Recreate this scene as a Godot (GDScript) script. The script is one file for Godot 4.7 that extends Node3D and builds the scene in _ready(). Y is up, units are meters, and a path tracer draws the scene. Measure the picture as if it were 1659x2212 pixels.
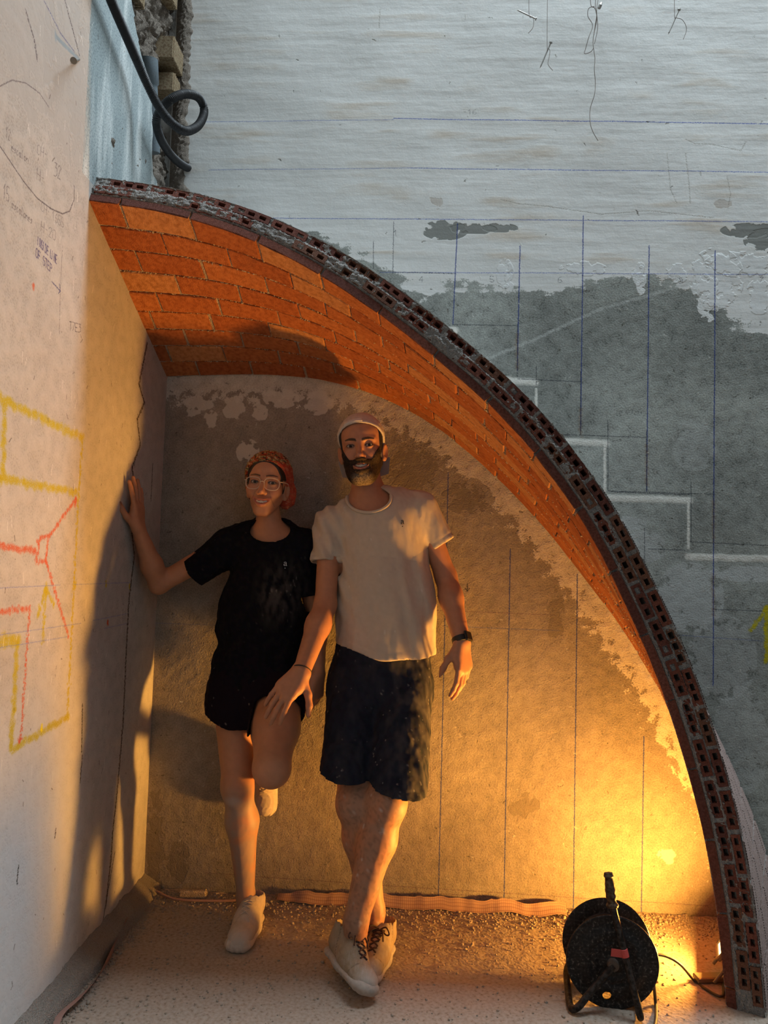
extends Node3D
# A vaulted stair under construction: a thin brick vault springs from the floor to the left wall, a couple leans on the wall beneath it.
# Metres, y up. The back wall is the plane z = 0, the left wall x = WALL_X, the floor y = 0.

const WALL_X := -0.99
const EYE := Vector3(0, 1.267, 2.9)
const FOCAL := 1660.0
var look := Basis.from_euler(Vector3(deg_to_rad(3.287), deg_to_rad(2.633), deg_to_rad(1.662)))
var used := {}
var rng := RandomNumberGenerator.new()
var soft := FastNoiseLite.new()
var front: PackedVector3Array
var back: PackedVector3Array
const NT := 240

func _ready() -> void:
	rng.seed = 7
	set_stage()
	soft.seed = 3
	soft.frequency = 1.0
	soft.fractal_octaves = 3
	trace_vault()
	make_materials()
	room()
	vault()
	chase()
	ground_things()
	lamp_and_reel()
	hanging()
	people()

func set_stage() -> void:
	var cam := Camera3D.new()
	cam.name = "camera"
	cam.fov = rad_to_deg(2.0 * atan(1106.0 / FOCAL))
	cam.transform = Transform3D(look, EYE)
	cam.near = 0.05
	cam.current = true
	add_child(cam)
	var sky := ProceduralSkyMaterial.new()
	sky.sky_top_color = Color(0.62, 0.74, 0.86)
	sky.sky_horizon_color = Color(0.72, 0.80, 0.88)
	sky.ground_bottom_color = Color(0.45, 0.45, 0.44)
	sky.ground_horizon_color = Color(0.6, 0.63, 0.66)
	var env := Environment.new()
	env.background_mode = Environment.BG_SKY
	env.sky = Sky.new()
	env.sky.sky_material = sky
	env.background_energy_multiplier = 1.2
	env.tonemap_mode = Environment.TONE_MAPPER_LINEAR
	env.tonemap_exposure = 1.0
	env.sdfgi_enabled = true
	env.ssao_enabled = true
	env.ssil_enabled = true
	var we := WorldEnvironment.new()
	we.name = "surroundings"
	we.environment = env
	add_child(we)
	# daylight: the stairwell is open above, and a window is added behind the camera for front fill
	daylight("stairwell_daylight", Vector3(1.35, 6.1, 0.52), Vector3(-90, 0, 0), Vector2(2.8, 0.86), 26.0, Color(0.895, 0.96, 1.0))
	daylight("added_rear_fill", Vector3(1.4, 2.3, 4.52), Vector3(0, 0, 0), Vector2(1.6, 1.5), 0.27, Color(0.86, 0.94, 1.0))

func daylight(called: String, at_: Vector3, turn: Vector3, size: Vector2, energy: float, tint: Color) -> void:
	var l := AreaLight3D.new()
	l.name = called
	l.position = at_
	l.rotation_degrees = turn
	l.area_size = size
	l.area_normalize_energy = true
	l.light_energy = energy
	l.light_color = tint
	l.area_range = 12.0
	l.area_attenuation = 2.0
	l.shadow_enabled = true
	add_child(l)

# ---------------------------------------------------------------- helpers

func at(px: float, py: float, z := 0.0) -> Vector3:      # the point of the plane at depth z that the photograph shows there
	var r := look * Vector3((px - 829.5) / FOCAL, (1106.0 - py) / FOCAL, -1.0)
	return EYE + r * ((z - EYE.z) / r.z)

func on_left(px: float, py: float) -> Vector3:
	var r := look * Vector3((px - 829.5) / FOCAL, (1106.0 - py) / FOCAL, -1.0)
	return EYE + r * ((WALL_X - EYE.x) / r.x)

func on_floor(px: float, py: float, y := 0.0) -> Vector3:
	var r := look * Vector3((px - 829.5) / FOCAL, (1106.0 - py) / FOCAL, -1.0)
	return EYE + r * ((y - EYE.y) / r.y)

func numbered(n: String) -> String:
	used[n] = used.get(n, -1) + 1
	return n if used[n] == 0 else "%s_%03d" % [n, used[n]]

func put(called: String, mesh: Mesh, mat: Material, parent: Node = null) -> MeshInstance3D:
	var o := MeshInstance3D.new()
	o.mesh = mesh
	if mat:
		o.material_override = mat
	o.name = numbered(called) if parent == null else called
	if parent == null:
		add_child(o)
	else:
		parent.add_child(o, true)
	return o

func tag(o: Node, label: String, category: String, group := "") -> Node:
	o.set_meta("label", label)
	o.set_meta("category", category)
	if group:
		o.set_meta("group", group)
	return o

func structure(o: Node, label := "") -> Node:
	o.set_meta("kind", "structure")
	if label:
		o.set_meta("label", label)
	return o

func thing(called: String, label: String, category: String, where := Vector3.ZERO, group := "") -> Node3D:
	var o := Node3D.new()
	o.name = numbered(called)
	o.position = where
	add_child(o)
	tag(o, label, category, group)
	return o

func st_new() -> SurfaceTool:
	var s := SurfaceTool.new()
	s.begin(Mesh.PRIMITIVE_TRIANGLES)
	return s

func quad(s: SurfaceTool, a: Vector3, b: Vector3, c: Vector3, d: Vector3) -> void:   # a b c d clockwise seen from the front
	for p in [a, b, c, a, c, d]:
		s.add_vertex(p)

func finish(s: SurfaceTool, smooth := false) -> ArrayMesh:
	if smooth:
		s.index()
	s.generate_normals()
	return s.commit()

func box_into(s: SurfaceTool, t: Transform3D, size: Vector3, bevel := 0.0) -> void:
	var h := size / 2.0
	var b := minf(bevel, minf(h.x, minf(h.y, h.z)) * 0.9)
	s.set_smooth_group(-1)
	if b <= 0.0:
		var c := []
		for i in 8:
			c.append(t * Vector3(h.x if i & 1 else -h.x, h.y if i & 2 else -h.y, h.z if i & 4 else -h.z))
		for f in [[4, 6, 7, 5], [1, 3, 2, 0], [5, 7, 3, 1], [0, 2, 6, 4], [6, 2, 3, 7], [0, 4, 5, 1]]:
			quad(s, c[f[0]], c[f[1]], c[f[2]], c[f[3]])
		return
	var corner := func(sx: float, sy: float, sz: float, axis: int) -> Vector3:
		var p := Vector3(sx * (h.x - (0.0 if axis == 0 else b)), sy * (h.y - (0.0 if axis == 1 else b)), sz * (h.z - (0.0 if axis == 2 else b)))
		return t * p
	var face := func(pts: Array, out: Vector3) -> void:
		var n: Vector3 = (pts[1] - pts[0]).cross(pts[2] - pts[0])
		if n.dot(t.basis * out) > 0.0:
			pts.reverse()
		for i in range(1, pts.size() - 1):
			s.add_vertex(pts[0])
			s.add_vertex(pts[i])
			s.add_vertex(pts[i + 1])
	for g in [-1.0, 1.0]:
		face.call([corner.call(g, -1, -1, 0), corner.call(g, 1, -1, 0), corner.call(g, 1, 1, 0), corner.call(g, -1, 1, 0)], Vector3(g, 0, 0))
		face.call([corner.call(-1, g, -1, 1), corner.call(1, g, -1, 1), corner.call(1, g, 1, 1), corner.call(-1, g, 1, 1)], Vector3(0, g, 0))
		face.call([corner.call(-1, -1, g, 2), corner.call(1, -1, g, 2), corner.call(1, 1, g, 2), corner.call(-1, 1, g, 2)], Vector3(0, 0, g))
		for k in [-1.0, 1.0]:
			face.call([corner.call(g, k, -1, 0), corner.call(g, k, 1, 0), corner.call(g, k, 1, 1), corner.call(g, k, -1, 1)], Vector3(g, k, 0))
			face.call([corner.call(g, -1, k, 0), corner.call(g, 1, k, 0), corner.call(g, 1, k, 2), corner.call(g, -1, k, 2)], Vector3(g, 0, k))
			face.call([corner.call(-1, g, k, 1), corner.call(1, g, k, 1), corner.call(1, g, k, 2), corner.call(-1, g, k, 2)], Vector3(0, g, k))
			for m in [-1.0, 1.0]:
				face.call([corner.call(g, k, m, 0), corner.call(g, k, m, 1), corner.call(g, k, m, 2)], Vector3(g, k, m))

func box_mesh(size: Vector3, bevel := 0.0, centre := Vector3.ZERO) -> ArrayMesh:
	var s := st_new()
	box_into(s, Transform3D(Basis(), centre), size, bevel)
	return finish(s)

func curve_points(pts: Array, step := 0.01) -> PackedVector3Array:      # a smooth line through the points
	var c := Curve3D.new()
	c.bake_interval = step
	for i in pts.size():
		var a: Vector3 = pts[maxi(i - 1, 0)]
		var b: Vector3 = pts[mini(i + 1, pts.size() - 1)]
		var m: Vector3 = (b - a) / 6.0
		c.add_point(pts[i], -m, m)
	return c.get_baked_points()

func tube_into(s: SurfaceTool, pts: PackedVector3Array, radius: Callable, sides := 10, caps := true) -> void:
	s.set_smooth_group(0)
	var n := pts.size()
	var up := Vector3.UP
	var rings := []
	for i in n:
		var d := (pts[mini(i + 1, n - 1)] - pts[maxi(i - 1, 0)]).normalized()
		if i == 0 and absf(d.dot(up)) > 0.9:
			up = Vector3.RIGHT
		var side := d.cross(up).normalized()
		up = side.cross(d).normalized()
		var r: float = radius.call(float(i) / (n - 1))
		var ring := PackedVector3Array()
		for k in sides:
			var a := TAU * k / sides
			ring.append(pts[i] + (side * cos(a) + up * sin(a)) * r)
		rings.append(ring)
	for i in n - 1:
		for k in sides:
			var k2 := (k + 1) % sides
			quad(s, rings[i][k], rings[i][k2], rings[i + 1][k2], rings[i + 1][k])
	if caps:
		s.set_smooth_group(-1)
		for k in range(1, sides - 1):
			for p in [rings[0][0], rings[0][k + 1], rings[0][k], rings[n - 1][0], rings[n - 1][k], rings[n - 1][k + 1]]:
				s.add_vertex(p)

func tube(pts: PackedVector3Array, r: float, sides := 10) -> ArrayMesh:
	var s := st_new()
	tube_into(s, pts, func(_t): return r, sides)
	return finish(s)

func lathe_into(s: SurfaceTool, t: Transform3D, profile: Array, sides := 32) -> void:    # profile of [radius, height] turned round t's y axis
	for i in profile.size() - 1:
		s.set_smooth_group(i + 1)
		for k in sides:
			var a := TAU * k / sides
			var b := TAU * (k + 1) / sides
			var p: Array = profile[i]
			var q: Array = profile[i + 1]
			var c := [t * Vector3(p[0] * cos(a), p[1], p[0] * sin(a)), t * Vector3(p[0] * cos(b), p[1], p[0] * sin(b)), t * Vector3(q[0] * cos(b), q[1], q[0] * sin(b)), t * Vector3(q[0] * cos(a), q[1], q[0] * sin(a))]
			quad(s, c[0], c[1], c[2], c[3])

func grid_mesh(nx: int, ny: int, f: Callable, uv = null, flip := false) -> ArrayMesh:     # a smooth sheet f(u, v) with indices
	var v := PackedVector3Array()
	var w := PackedVector2Array()
	var n := PackedVector3Array()
	var idx := PackedInt32Array()
	for j in ny + 1:
		for i in nx + 1:
			v.append(f.call(float(i) / nx, float(j) / ny))
			if uv != null:
				w.append(uv.call(float(i) / nx, float(j) / ny))
	for j in ny:
		for i in nx:
			var a := j * (nx + 1) + i
			var q := [a, a + 1, a + nx + 2, a, a + nx + 2, a + nx + 1]
			if flip:
				q.reverse()
			idx.append_array(PackedInt32Array(q))
	return indexed(v, idx, w)

func indexed(v: PackedVector3Array, idx: PackedInt32Array, w := PackedVector2Array(), c := PackedColorArray()) -> ArrayMesh:
	var n := PackedVector3Array()
	n.resize(v.size())
	for i in range(0, idx.size(), 3):
		var a := idx[i]
		var b := idx[i + 1]
		var d := idx[i + 2]
		var x := (v[d] - v[a]).cross(v[b] - v[a])
		n[a] += x
		n[b] += x
		n[d] += x
	for i in n.size():
		n[i] = n[i].normalized()
	var arrays := []
	arrays.resize(Mesh.ARRAY_MAX)
	arrays[Mesh.ARRAY_VERTEX] = v
	arrays[Mesh.ARRAY_NORMAL] = n
	arrays[Mesh.ARRAY_INDEX] = idx
	if w.size():
		arrays[Mesh.ARRAY_TEX_UV] = w
	if c.size():
		arrays[Mesh.ARRAY_COLOR] = c
	var m := ArrayMesh.new()
	m.add_surface_from_arrays(Mesh.PRIMITIVE_TRIANGLES, arrays)
	return m

# ---------------------------------------------------------------- materials

var M := {}
var bricks := []
var edge_bricks := []

func noise_tex(freq: float, octaves: int, colours: Array, size := 512, seed_ := 1, kind := FastNoiseLite.TYPE_SIMPLEX_SMOOTH) -> NoiseTexture2D:
	var n := FastNoiseLite.new()
	n.seed = seed_
	n.noise_type = kind
	n.frequency = freq
	n.fractal_octaves = octaves
	var t := NoiseTexture2D.new()
	t.width = size
	t.height = size
	t.seamless = true
	t.noise = n
	if colours.size():
		var g := Gradient.new()
		var offs := PackedFloat32Array()
		var cols := PackedColorArray()
		for k in colours:
			offs.append(k[0])
			cols.append(k[1])
		g.offsets = offs
		g.colors = cols
		t.color_ramp = g
	return t

func solid(c: Color, rough := 0.8, metal := 0.0) -> StandardMaterial3D:      # c is a real-world (linear) colour
	var m := StandardMaterial3D.new()
	m.albedo_color = c.linear_to_srgb()
	m.roughness = rough
	m.metallic = metal
	return m

func rough_mat(c: Color, colour_tex: Texture2D, height_tex: Texture2D, relief: float, scale: float, rough := 0.9) -> StandardMaterial3D:
	var m := solid(c, rough)
	m.metallic_specular = 0.3
	m.albedo_texture = colour_tex
	if height_tex:
		m.heightmap_enabled = true
		m.heightmap_texture = height_tex
		m.heightmap_scale = relief
	m.uv1_triplanar = true
	m.uv1_world_triplanar = true
	m.uv1_scale = Vector3.ONE * scale
	return m

func vertex_mat(rough := 0.7, spec := 0.4) -> StandardMaterial3D:
	var m := StandardMaterial3D.new()
	m.vertex_color_use_as_albedo = true
	m.roughness = rough
	m.metallic_specular = spec
	return m

func make_materials() -> void:
	var grey := noise_tex(0.012, 5, [[0.25, Color(0.66, 0.64, 0.62)], [0.5, Color(0.86, 0.85, 0.84)], [0.75, Color(1, 1, 1)]], 1024, 11)
	var lumps := noise_tex(0.02, 6, [], 1024, 5)
	var gritty := noise_tex(0.06, 5, [], 1024, 9)
	var speck := noise_tex(0.045, 4, [[0.15, Color(0.66, 0.60, 0.56)], [0.27, Color(0.90, 0.88, 0.86)], [0.8, Color(1, 1, 1)]], 1024, 21)
	M.plaster = rough_mat(Color(0.70, 0.71, 0.70), grey, lumps, 0.5, 0.9)
	M.cement = rough_mat(Color(0.36, 0.34, 0.31), grey, lumps, 0.6, 1.1)
	M.floor = rough_mat(Color(0.40, 0.33, 0.27), noise_tex(0.05, 5, [[0.12, Color(0.74, 0.70, 0.66)], [0.25, Color(0.92, 0.90, 0.88)], [0.7, Color(1, 1, 1)]], 1024, 22), gritty, 0.16, 1.3)
	M.ceiling = rough_mat(Color(0.62, 0.62, 0.60), grey, lumps, 0.4, 0.8)
	M.mortar = rough_mat(Color(0.60, 0.49, 0.39), speck, gritty, 1.0, 3.5)
	M.edge_mortar = rough_mat(Color(0.47, 0.455, 0.44), speck, gritty, 1.2, 4.0)
	M.crumb = solid(Color(0.36, 0.29, 0.23), 1.0)
	M.crumb.metallic_specular = 0.05
	M.white_mortar = rough_mat(Color(0.84, 0.85, 0.85), speck, gritty, 0.6, 4.0)
	var fired := noise_tex(0.03, 5, [[0.2, Color(0.80, 0.74, 0.70)], [0.5, Color(0.94, 0.92, 0.9)], [0.8, Color(1, 1, 1)]], 512, 31)
	for c in [Color(0.46, 0.155, 0.055), Color(0.40, 0.125, 0.045), Color(0.50, 0.18, 0.065), Color(0.43, 0.14, 0.05), Color(0.53, 0.25, 0.11), Color(0.36, 0.13, 0.055)]:
		bricks.append(rough_mat(c, fired, gritty, 0.25, 3.0, 0.75))
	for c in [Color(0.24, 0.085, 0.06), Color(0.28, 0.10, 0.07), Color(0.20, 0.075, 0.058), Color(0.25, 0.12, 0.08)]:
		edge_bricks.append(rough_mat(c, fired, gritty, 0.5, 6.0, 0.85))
	M.ribbed = rough_mat(Color(0.40, 0.31, 0.29), fired, gritty, 0.5, 5.0, 0.85)
	M.cream_brick = rough_mat(Color(0.50, 0.40, 0.26), fired, gritty, 0.5, 5.0, 0.85)
	M.rubble = rough_mat(Color(0.38, 0.33, 0.28), speck, gritty, 2.0, 5.0)
	M.skin_man = vertex_mat(0.55, 0.42)
	M.skin_woman = vertex_mat(0.52, 0.42)
	M.cloth = vertex_mat(0.92, 0.25)
	M.black_plastic = rough_mat(Color(0.30, 0.275, 0.26), noise_tex(0.035, 6, [[0.25, Color(0.22, 0.21, 0.21)], [0.55, Color(0.30, 0.29, 0.29)], [0.70, Color(0.42, 0.41, 0.40)], [0.86, Color(0.85, 0.83, 0.8)]], 512, 3), null, 0.0, 5.0, 0.45)
	M.black_rubber = solid(Color(0.012, 0.012, 0.014), 0.55)
	M.pvc = rough_mat(Color(0.16, 0.20, 0.23), speck, null, 0, 4.0, 0.5)
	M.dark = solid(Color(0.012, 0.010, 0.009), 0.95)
	M.steel = solid(Color(0.30, 0.29, 0.27), 0.4, 0.85)
	M.string = solid(Color(0.20, 0.17, 0.15), 0.9)
	M.orange_mud = rough_mat(Color(0.42, 0.375, 0.33), speck, gritty, 1.0, 4.0)

# ---------------------------------------------------------------- painting surfaces (colour and relief of plaster, chalk and spray marks)

class Canvas:
	var w: int
	var h: int
	var per_m: float
	var rgb := PackedByteArray()
	var relief := PackedByteArray()
	var top: float
	var left: float
	var rnd := RandomNumberGenerator.new()
	func _init(w_: int, h_: int, left_: float, top_: float, per: float) -> void:
		w = w_
		h = h_
		left = left_
		top = top_
		per_m = per
		rnd.seed = 5
		rgb.resize(w * h * 3)
		relief.resize(w * h)
	func noise(freq: float, octaves: int, seed_: int, stretch := Vector2.ONE, kind := FastNoiseLite.TYPE_SIMPLEX_SMOOTH) -> PackedByteArray:
		var n := FastNoiseLite.new()
		n.noise_type = kind
		n.seed = seed_
		n.frequency = freq
		n.fractal_octaves = octaves
		var im := n.get_image(maxi(8, int(w / stretch.x)), maxi(8, int(h / stretch.y)), false, false, true)
		if stretch != Vector2.ONE:
			im.resize(w, h, Image.INTERPOLATE_BILINEAR)
		return im.get_data()
	func dab(x: float, y: float, r: float, c: Color, strength: float, lift: float, speckle: float) -> void:
		for j in range(maxi(0, int(y - r)), mini(h, int(y + r) + 2)):
			for i in range(maxi(0, int(x - r)), mini(w, int(x + r) + 2)):
				var d := sqrt((i - x) * (i - x) + (j - y) * (j - y)) / r
				if d >= 1.0 or (speckle > 0.0 and rnd.randf() < speckle):
					continue
				var k := strength * minf(1.0, (1.0 - d) * 1.6)
				var p := (j * w + i) * 3
				rgb[p] = int(lerpf(rgb[p], c.r * 255.0, k))
				rgb[p + 1] = int(lerpf(rgb[p + 1], c.g * 255.0, k))
				rgb[p + 2] = int(lerpf(rgb[p + 2], c.b * 255.0, k))
				if lift != 0.0:
					relief[j * w + i] = clampi(int(relief[j * w + i] + lift * k), 0, 255)
	func line(pts: Array, width: float, c: Color, strength := 0.8, wobble := 0.0, speckle := 0.0, lift := 0.0) -> void:      # points in metres
		var r := maxf(width * per_m * 0.5, 0.6)
		for k in pts.size() - 1:
			var a := Vector2((pts[k].x - left) * per_m, (top - pts[k].y) * per_m)
			var b := Vector2((pts[k + 1].x - left) * per_m, (top - pts[k + 1].y) * per_m)
			var n := maxi(1, int(a.distance_to(b) / maxf(0.6, r * 0.5)))
			for i in n + 1:
				var q := a.lerp(b, float(i) / n)
				dab(q.x + rnd.randfn(0, wobble), q.y + rnd.randfn(0, wobble), r, c, strength, lift, speckle)
	func blot(x: float, y: float, rx: float, ry: float, c: Color, strength: float, mask: PackedByteArray, cut: int, lift := 0.0) -> void:      # a patch with a ragged edge
		var cx := (x - left) * per_m
		var cy := (top - y) * per_m
		var a := rx * per_m
		var b := ry * per_m
		for j in range(maxi(0, int(cy - b)), mini(h, int(cy + b))):
			for i in range(maxi(0, int(cx - a)), mini(w, int(cx + a))):
				var d := sqrt(pow((i - cx) / a, 2) + pow((j - cy) / b, 2))
				var k := clampf(((1.0 - d) * 160.0 + mask[j * w + i] - cut) / 14.0, 0.0, 1.0) * strength
				if k <= 0.0 or d >= 1.0:
					continue
				var p := (j * w + i) * 3
				rgb[p] = int(lerpf(rgb[p], c.r * 255.0, k))
				rgb[p + 1] = int(lerpf(rgb[p + 1], c.g * 255.0, k))
				rgb[p + 2] = int(lerpf(rgb[p + 2], c.b * 255.0, k))
				if lift != 0.0:
					relief[j * w + i] = clampi(int(relief[j * w + i] + lift * k), 0, 255)
	func material(depth_cm: float) -> StandardMaterial3D:
		var m := StandardMaterial3D.new()
		m.albedo_texture = ImageTexture.create_from_image(Image.create_from_data(w, h, false, Image.FORMAT_RGB8, rgb))
		m.heightmap_enabled = true
		m.heightmap_texture = ImageTexture.create_from_image(Image.create_from_data(w, h, false, Image.FORMAT_L8, relief))
		m.heightmap_scale = depth_cm
		m.roughness = 0.92
		m.metallic_specular = 0.25
		return m

const STROKES := {"I": "00 06", "N": "00 06 40 46", "S": "45 36 16 05 04 13 33 42 41 30 10 01", "D": "00 06 26 44 42 20 00", "E": "40 00 03 33 03 06 46", "L": "06 00 40", "O": "10 01 05 16 36 45 41 30 10", "F": "00 03 33 03 06 46", "T": "20 26 06 46", "P": "00 06 36 45 44 33 03", "1": "04 26 20", "5": "46 06 03 23 42 41 30 10 01", "e": "02 42 33 13 02 01 10 30", "s": "43 13 12 32 31 10 00", "c": "33 13 02 01 10 30", "a": "33 13 02 01 10 30 33 30 40", "l": "16 10 20", "o": "10 01 02 13 33 42 41 30 10", "n": "00 03 02 23 42 40", "H": "00 06 03 43 46 40", "C": "45 26 05 01 20 41", "3": "06 36 24 44 41 20 00", "2": "05 26 45 00 40", "0": "10 01 05 16 36 45 41 30 10", "-": "13 33", "=": "12 42", "m": "00 03 02 13 22 20 22 33 42 40", "4": "30 36 02 42", "6": "36 04 01 20 41 33 03", "7": "06 46 10", "8": "23 06 36 41 10 01 44", "9": "10 45 36 15 34 44"}

func scrawl(c: Canvas, text: String, at_: Vector2, run: Vector2, size: float, width: float, colour: Color, strength := 0.7) -> void:      # hand lettering along run
	var up := Vector2(0, 1)
	var p := at_
	for ch in text:
		if STROKES.has(ch):
			var pts := []
			for k in STROKES[ch].split(" "):
				pts.append(p + run * (int(k[0]) * size / 6.0) + up * (int(k[1]) * size / 6.0))
			c.line(pts, width, colour, strength, 0.25, 0.1)
		p += run * size * 0.95

func between(c: Canvas, text: String, a: Vector2, b: Vector2, tall: float, width: float, colour: Color, strength: float) -> void:
	var step := a.distance_to(b) / text.length()
	var run := (b - a).normalized()
	for n in text.length():
		var ch := text[n]
		if STROKES.has(ch):
			var pts := []
			for k in STROKES[ch].split(" "):
				pts.append(a + run * (step * (n + int(k[0]) * 0.19)) + Vector2(0, 1) * (int(k[1]) * tall / 6.0))
			c.line(pts, width, colour, strength, 0.2, 0.1)

func vault_top(x: float) -> float:      # height of the vault's inner line on the back wall
	for i in range(1, back.size()):
		if back[i].x >= x:
			var k := (x - back[i - 1].x) / maxf(back[i].x - back[i - 1].x, 1e-5)
			return lerpf(back[i - 1].y, back[i].y, clampf(k, 0, 1))
	return -0.1

func paint_back_wall() -> Canvas:
	var c := Canvas.new(1536, 2048, -1.02, 3.5, 585.0)
	var wide := c.noise(0.006, 5, 1, Vector2(2, 2))
	var mid := c.noise(0.03, 5, 2)
	var fine := c.noise(0.22, 3, 3)
	var streak := c.noise(0.02, 5, 4, Vector2(9, 1))
	var edge := [Vector2(-1.1, 2.62), Vector2(-0.4, 2.5), Vector2(0.0, 2.27), Vector2(0.1, 2.32), Vector2(0.35, 2.31), Vector2(0.8, 2.335), Vector2(1.02, 2.30), Vector2(1.2, 2.18), Vector2(1.7, 2.15)]
	for i in c.w:
		var x := c.left + i / c.per_m
		var e := 2.3
		for k in edge.size() - 1:
			if x >= edge[k].x and x < edge[k + 1].x:
				e = lerpf(edge[k].y, edge[k + 1].y, (x - edge[k].x) / (edge[k + 1].x - edge[k].x))
		var vy := vault_top(x)
		var vy2 := vault_top(x + 0.06)
		var steep := clampf(1.0 / sqrt(1.0 + pow((vy2 - vy) / 0.06, 2)), 0.25, 1.0)
		for j in c.h:
			var p := j * c.w + i
			var y := c.top - j / c.per_m
			var a := wide[p] / 255.0
			var b := mid[p] / 255.0
			var f := fine[p] / 255.0
			var s := streak[p] / 255.0
			var r: float
			var g: float
			var bl: float
			var hgt := 110.0 + (b - 0.5) * 60.0 + (f - 0.5) * 40.0
			var inside := (vy - y) * steep
			if inside > -0.02:
				var rim := clampf((0.085 + (b - 0.5) * 0.13 + (f - 0.5) * 0.05 - inside) / 0.012, 0.0, 1.0) * (0.75 + 0.5 * (f - 0.5))
				var t := 0.86 + 0.16 * (a - 0.5) + 0.13 * (b - 0.5) + 0.24 * (f - 0.5)
				r = lerpf(0.66 * t, 0.80, rim)
				g = lerpf(0.615 * t, 0.77, rim)
				bl = lerpf(0.56 * t, 0.72, rim)
				hgt += rim * 18.0 - clampf((f - 0.66) * 500.0, 0, 90) + (f - 0.5) * 50.0 + (b - 0.5) * 50.0
				if rim > 0.5:
					r -= (0.5 - b) * 0.1
					g -= (0.5 - b) * 0.11
					bl -= (0.5 - b) * 0.12
			else:
				var w := clampf((y - e - (b - 0.5) * 0.055 - (a - 0.5) * 0.08 - (f - 0.5) * 0.035 - (s - 0.5) * 0.10) / 0.010, 0.0, 1.0)
				var t := 0.575 + 0.20 * (a - 0.5) + 0.10 * (b - 0.5) + 0.16 * (f - 0.5)
				if b < 0.3 and f < 0.45:
					t -= 0.06
				var dirt := clampf((s - 0.56) * 4.0, 0.0, 1.0) * clampf((a - 0.38) * 4.0, 0.0, 1.0)
				var u := 0.865 + 0.05 * (a - 0.5) + 0.03 * (s - 0.5) + 0.03 * (f - 0.5)
				r = lerpf(t, u - 0.07 * dirt, w)
				g = lerpf(t * 1.02, u - 0.105 * dirt, w)
				bl = lerpf(t * 0.985, u - 0.01 - 0.14 * dirt, w)
				hgt += w * (28.0 + (s - 0.5) * 70.0 - (f - 0.5) * 30.0 - (b - 0.5) * 30.0)
			rgb_set(c, p, r, g, bl)
			c.relief[p] = clampi(int(hgt), 0, 255)
	# bare patches in the white plaster, lumps of fresh plaster over the cement
	var bare := Color(0.52, 0.525, 0.51)
	var white := Color(0.86, 0.865, 0.86)
	for k in [[960, 497, 40, 0.04], [1020, 494, 42, 0.022], [1080, 492, 30, 0.02], [1625, 498, 52, 0.03], [1659, 520, 40, 0.05]]:
		var q := at(k[0], k[1])
		c.blot(q.x, q.y, k[2] * 0.0023, k[3], bare, 0.95, mid, 128, -40.0)
	for k in [[1548, 600, 45, 0.12], [1530, 640, 20, 0.10], [1640, 640, 22, 0.07], [1385, 605, 9, 0.06], [1100, 600, 9, 0.06], [1260, 580, 40, 0.03], [1380, 590, 12, 0.05], [1090, 590, 14, 0.06], [1600, 570, 60, 0.05], [1462, 590, 20, 0.04]]:
		var q := at(k[0], k[1])
		c.blot(q.x, q.y, k[2] * 0.0023, k[3], white, 0.95, mid, 138, 40.0)
	for k in [[1490, 1290, 60, 0.13, 0.5], [1500, 960, 40, 0.1, 0.25], [1560, 1420, 60, 0.16, 0.35], [1390, 1180, 40, 0.06, 0.45], [1330, 1130, 55, 0.03, 0.5], [1620, 1240, 70, 0.03, 0.6], [1600, 1600, 50, 0.2, 0.3]]:
		var q := at(k[0], k[1])
		c.blot(q.x, q.y, k[2] * 0.0021, k[3], Color(0.74, 0.75, 0.75), k[4], mid, 110)
	for k in [[940, 437, 14, 0.03], [1560, 440, 18, 0.02]]:
		var q := at(k[0], k[1])
		c.blot(q.x, q.y, k[2] * 0.0021, k[3], Color(0.68, 0.63, 0.58), 0.45, mid, 165, -25.0)
	for k in [[535, 975, 22, 0.05], [455, 905, 14, 0.035], [415, 890, 16, 0.02], [505, 880, 22, 0.05], [600, 860, 40, 0.04], [690, 870, 30, 0.05], [430, 870, 30, 0.03], [560, 890, 16, 0.04], [1440, 1850, 18, 0.03], [1380, 2000, 30, 0.03]]:
		var q := at(k[0], k[1])
		c.blot(q.x, q.y, k[2] * 0.0021, k[3], Color(0.80, 0.77, 0.72), 0.8, mid, 132, 30.0)
	for k in [[890, 1010, 60, 0.10], [1010, 1070, 50, 0.07], [1130, 1740, 30, 0.05], [330, 1850, 20, 0.3], [380, 1860, 24, 0.09], [1200, 1330, 16, 0.12]]:
		var q := at(k[0], k[1])
		c.blot(q.x, q.y, k[2] * 0.0021, k[3], Color(0.44, 0.40, 0.35), 0.55, mid, 150, -60.0)
	# the stair drawn on the wall: light plaster bands under the treads and beside the risers
	var band := Color(0.84, 0.835, 0.805)
	var tread := [[1060, 818, 1158, 826], [1158, 840, 1158, 900], [1215, 952, 1310, 957], [1306, 962, 1306, 1062], [1312, 1075, 1490, 1080], [1487, 1085, 1487, 1185], [1487, 1202, 1668, 1207], [930, 712, 984, 712], [984, 715, 984, 780]]
	for k in tread:
		c.line([v2(at(k[0], k[1])), v2(at(k[2], k[3]))], 0.034 if absf(k[0] - k[2]) > 8 else 0.013, band, 0.95, 0.6, 0.03, 14.0)
	c.line([v2(at(1020, 788)), v2(at(1150, 735)), v2(at(1300, 665)), v2(at(1500, 610))], 0.018, Color(0.74, 0.75, 0.74), 0.42, 1.0, 0.35)
	# chalk, pencil and marker
	var blue := Color(0.20, 0.27, 0.62)
	var ink := Color(0.16, 0.17, 0.20)
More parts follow.
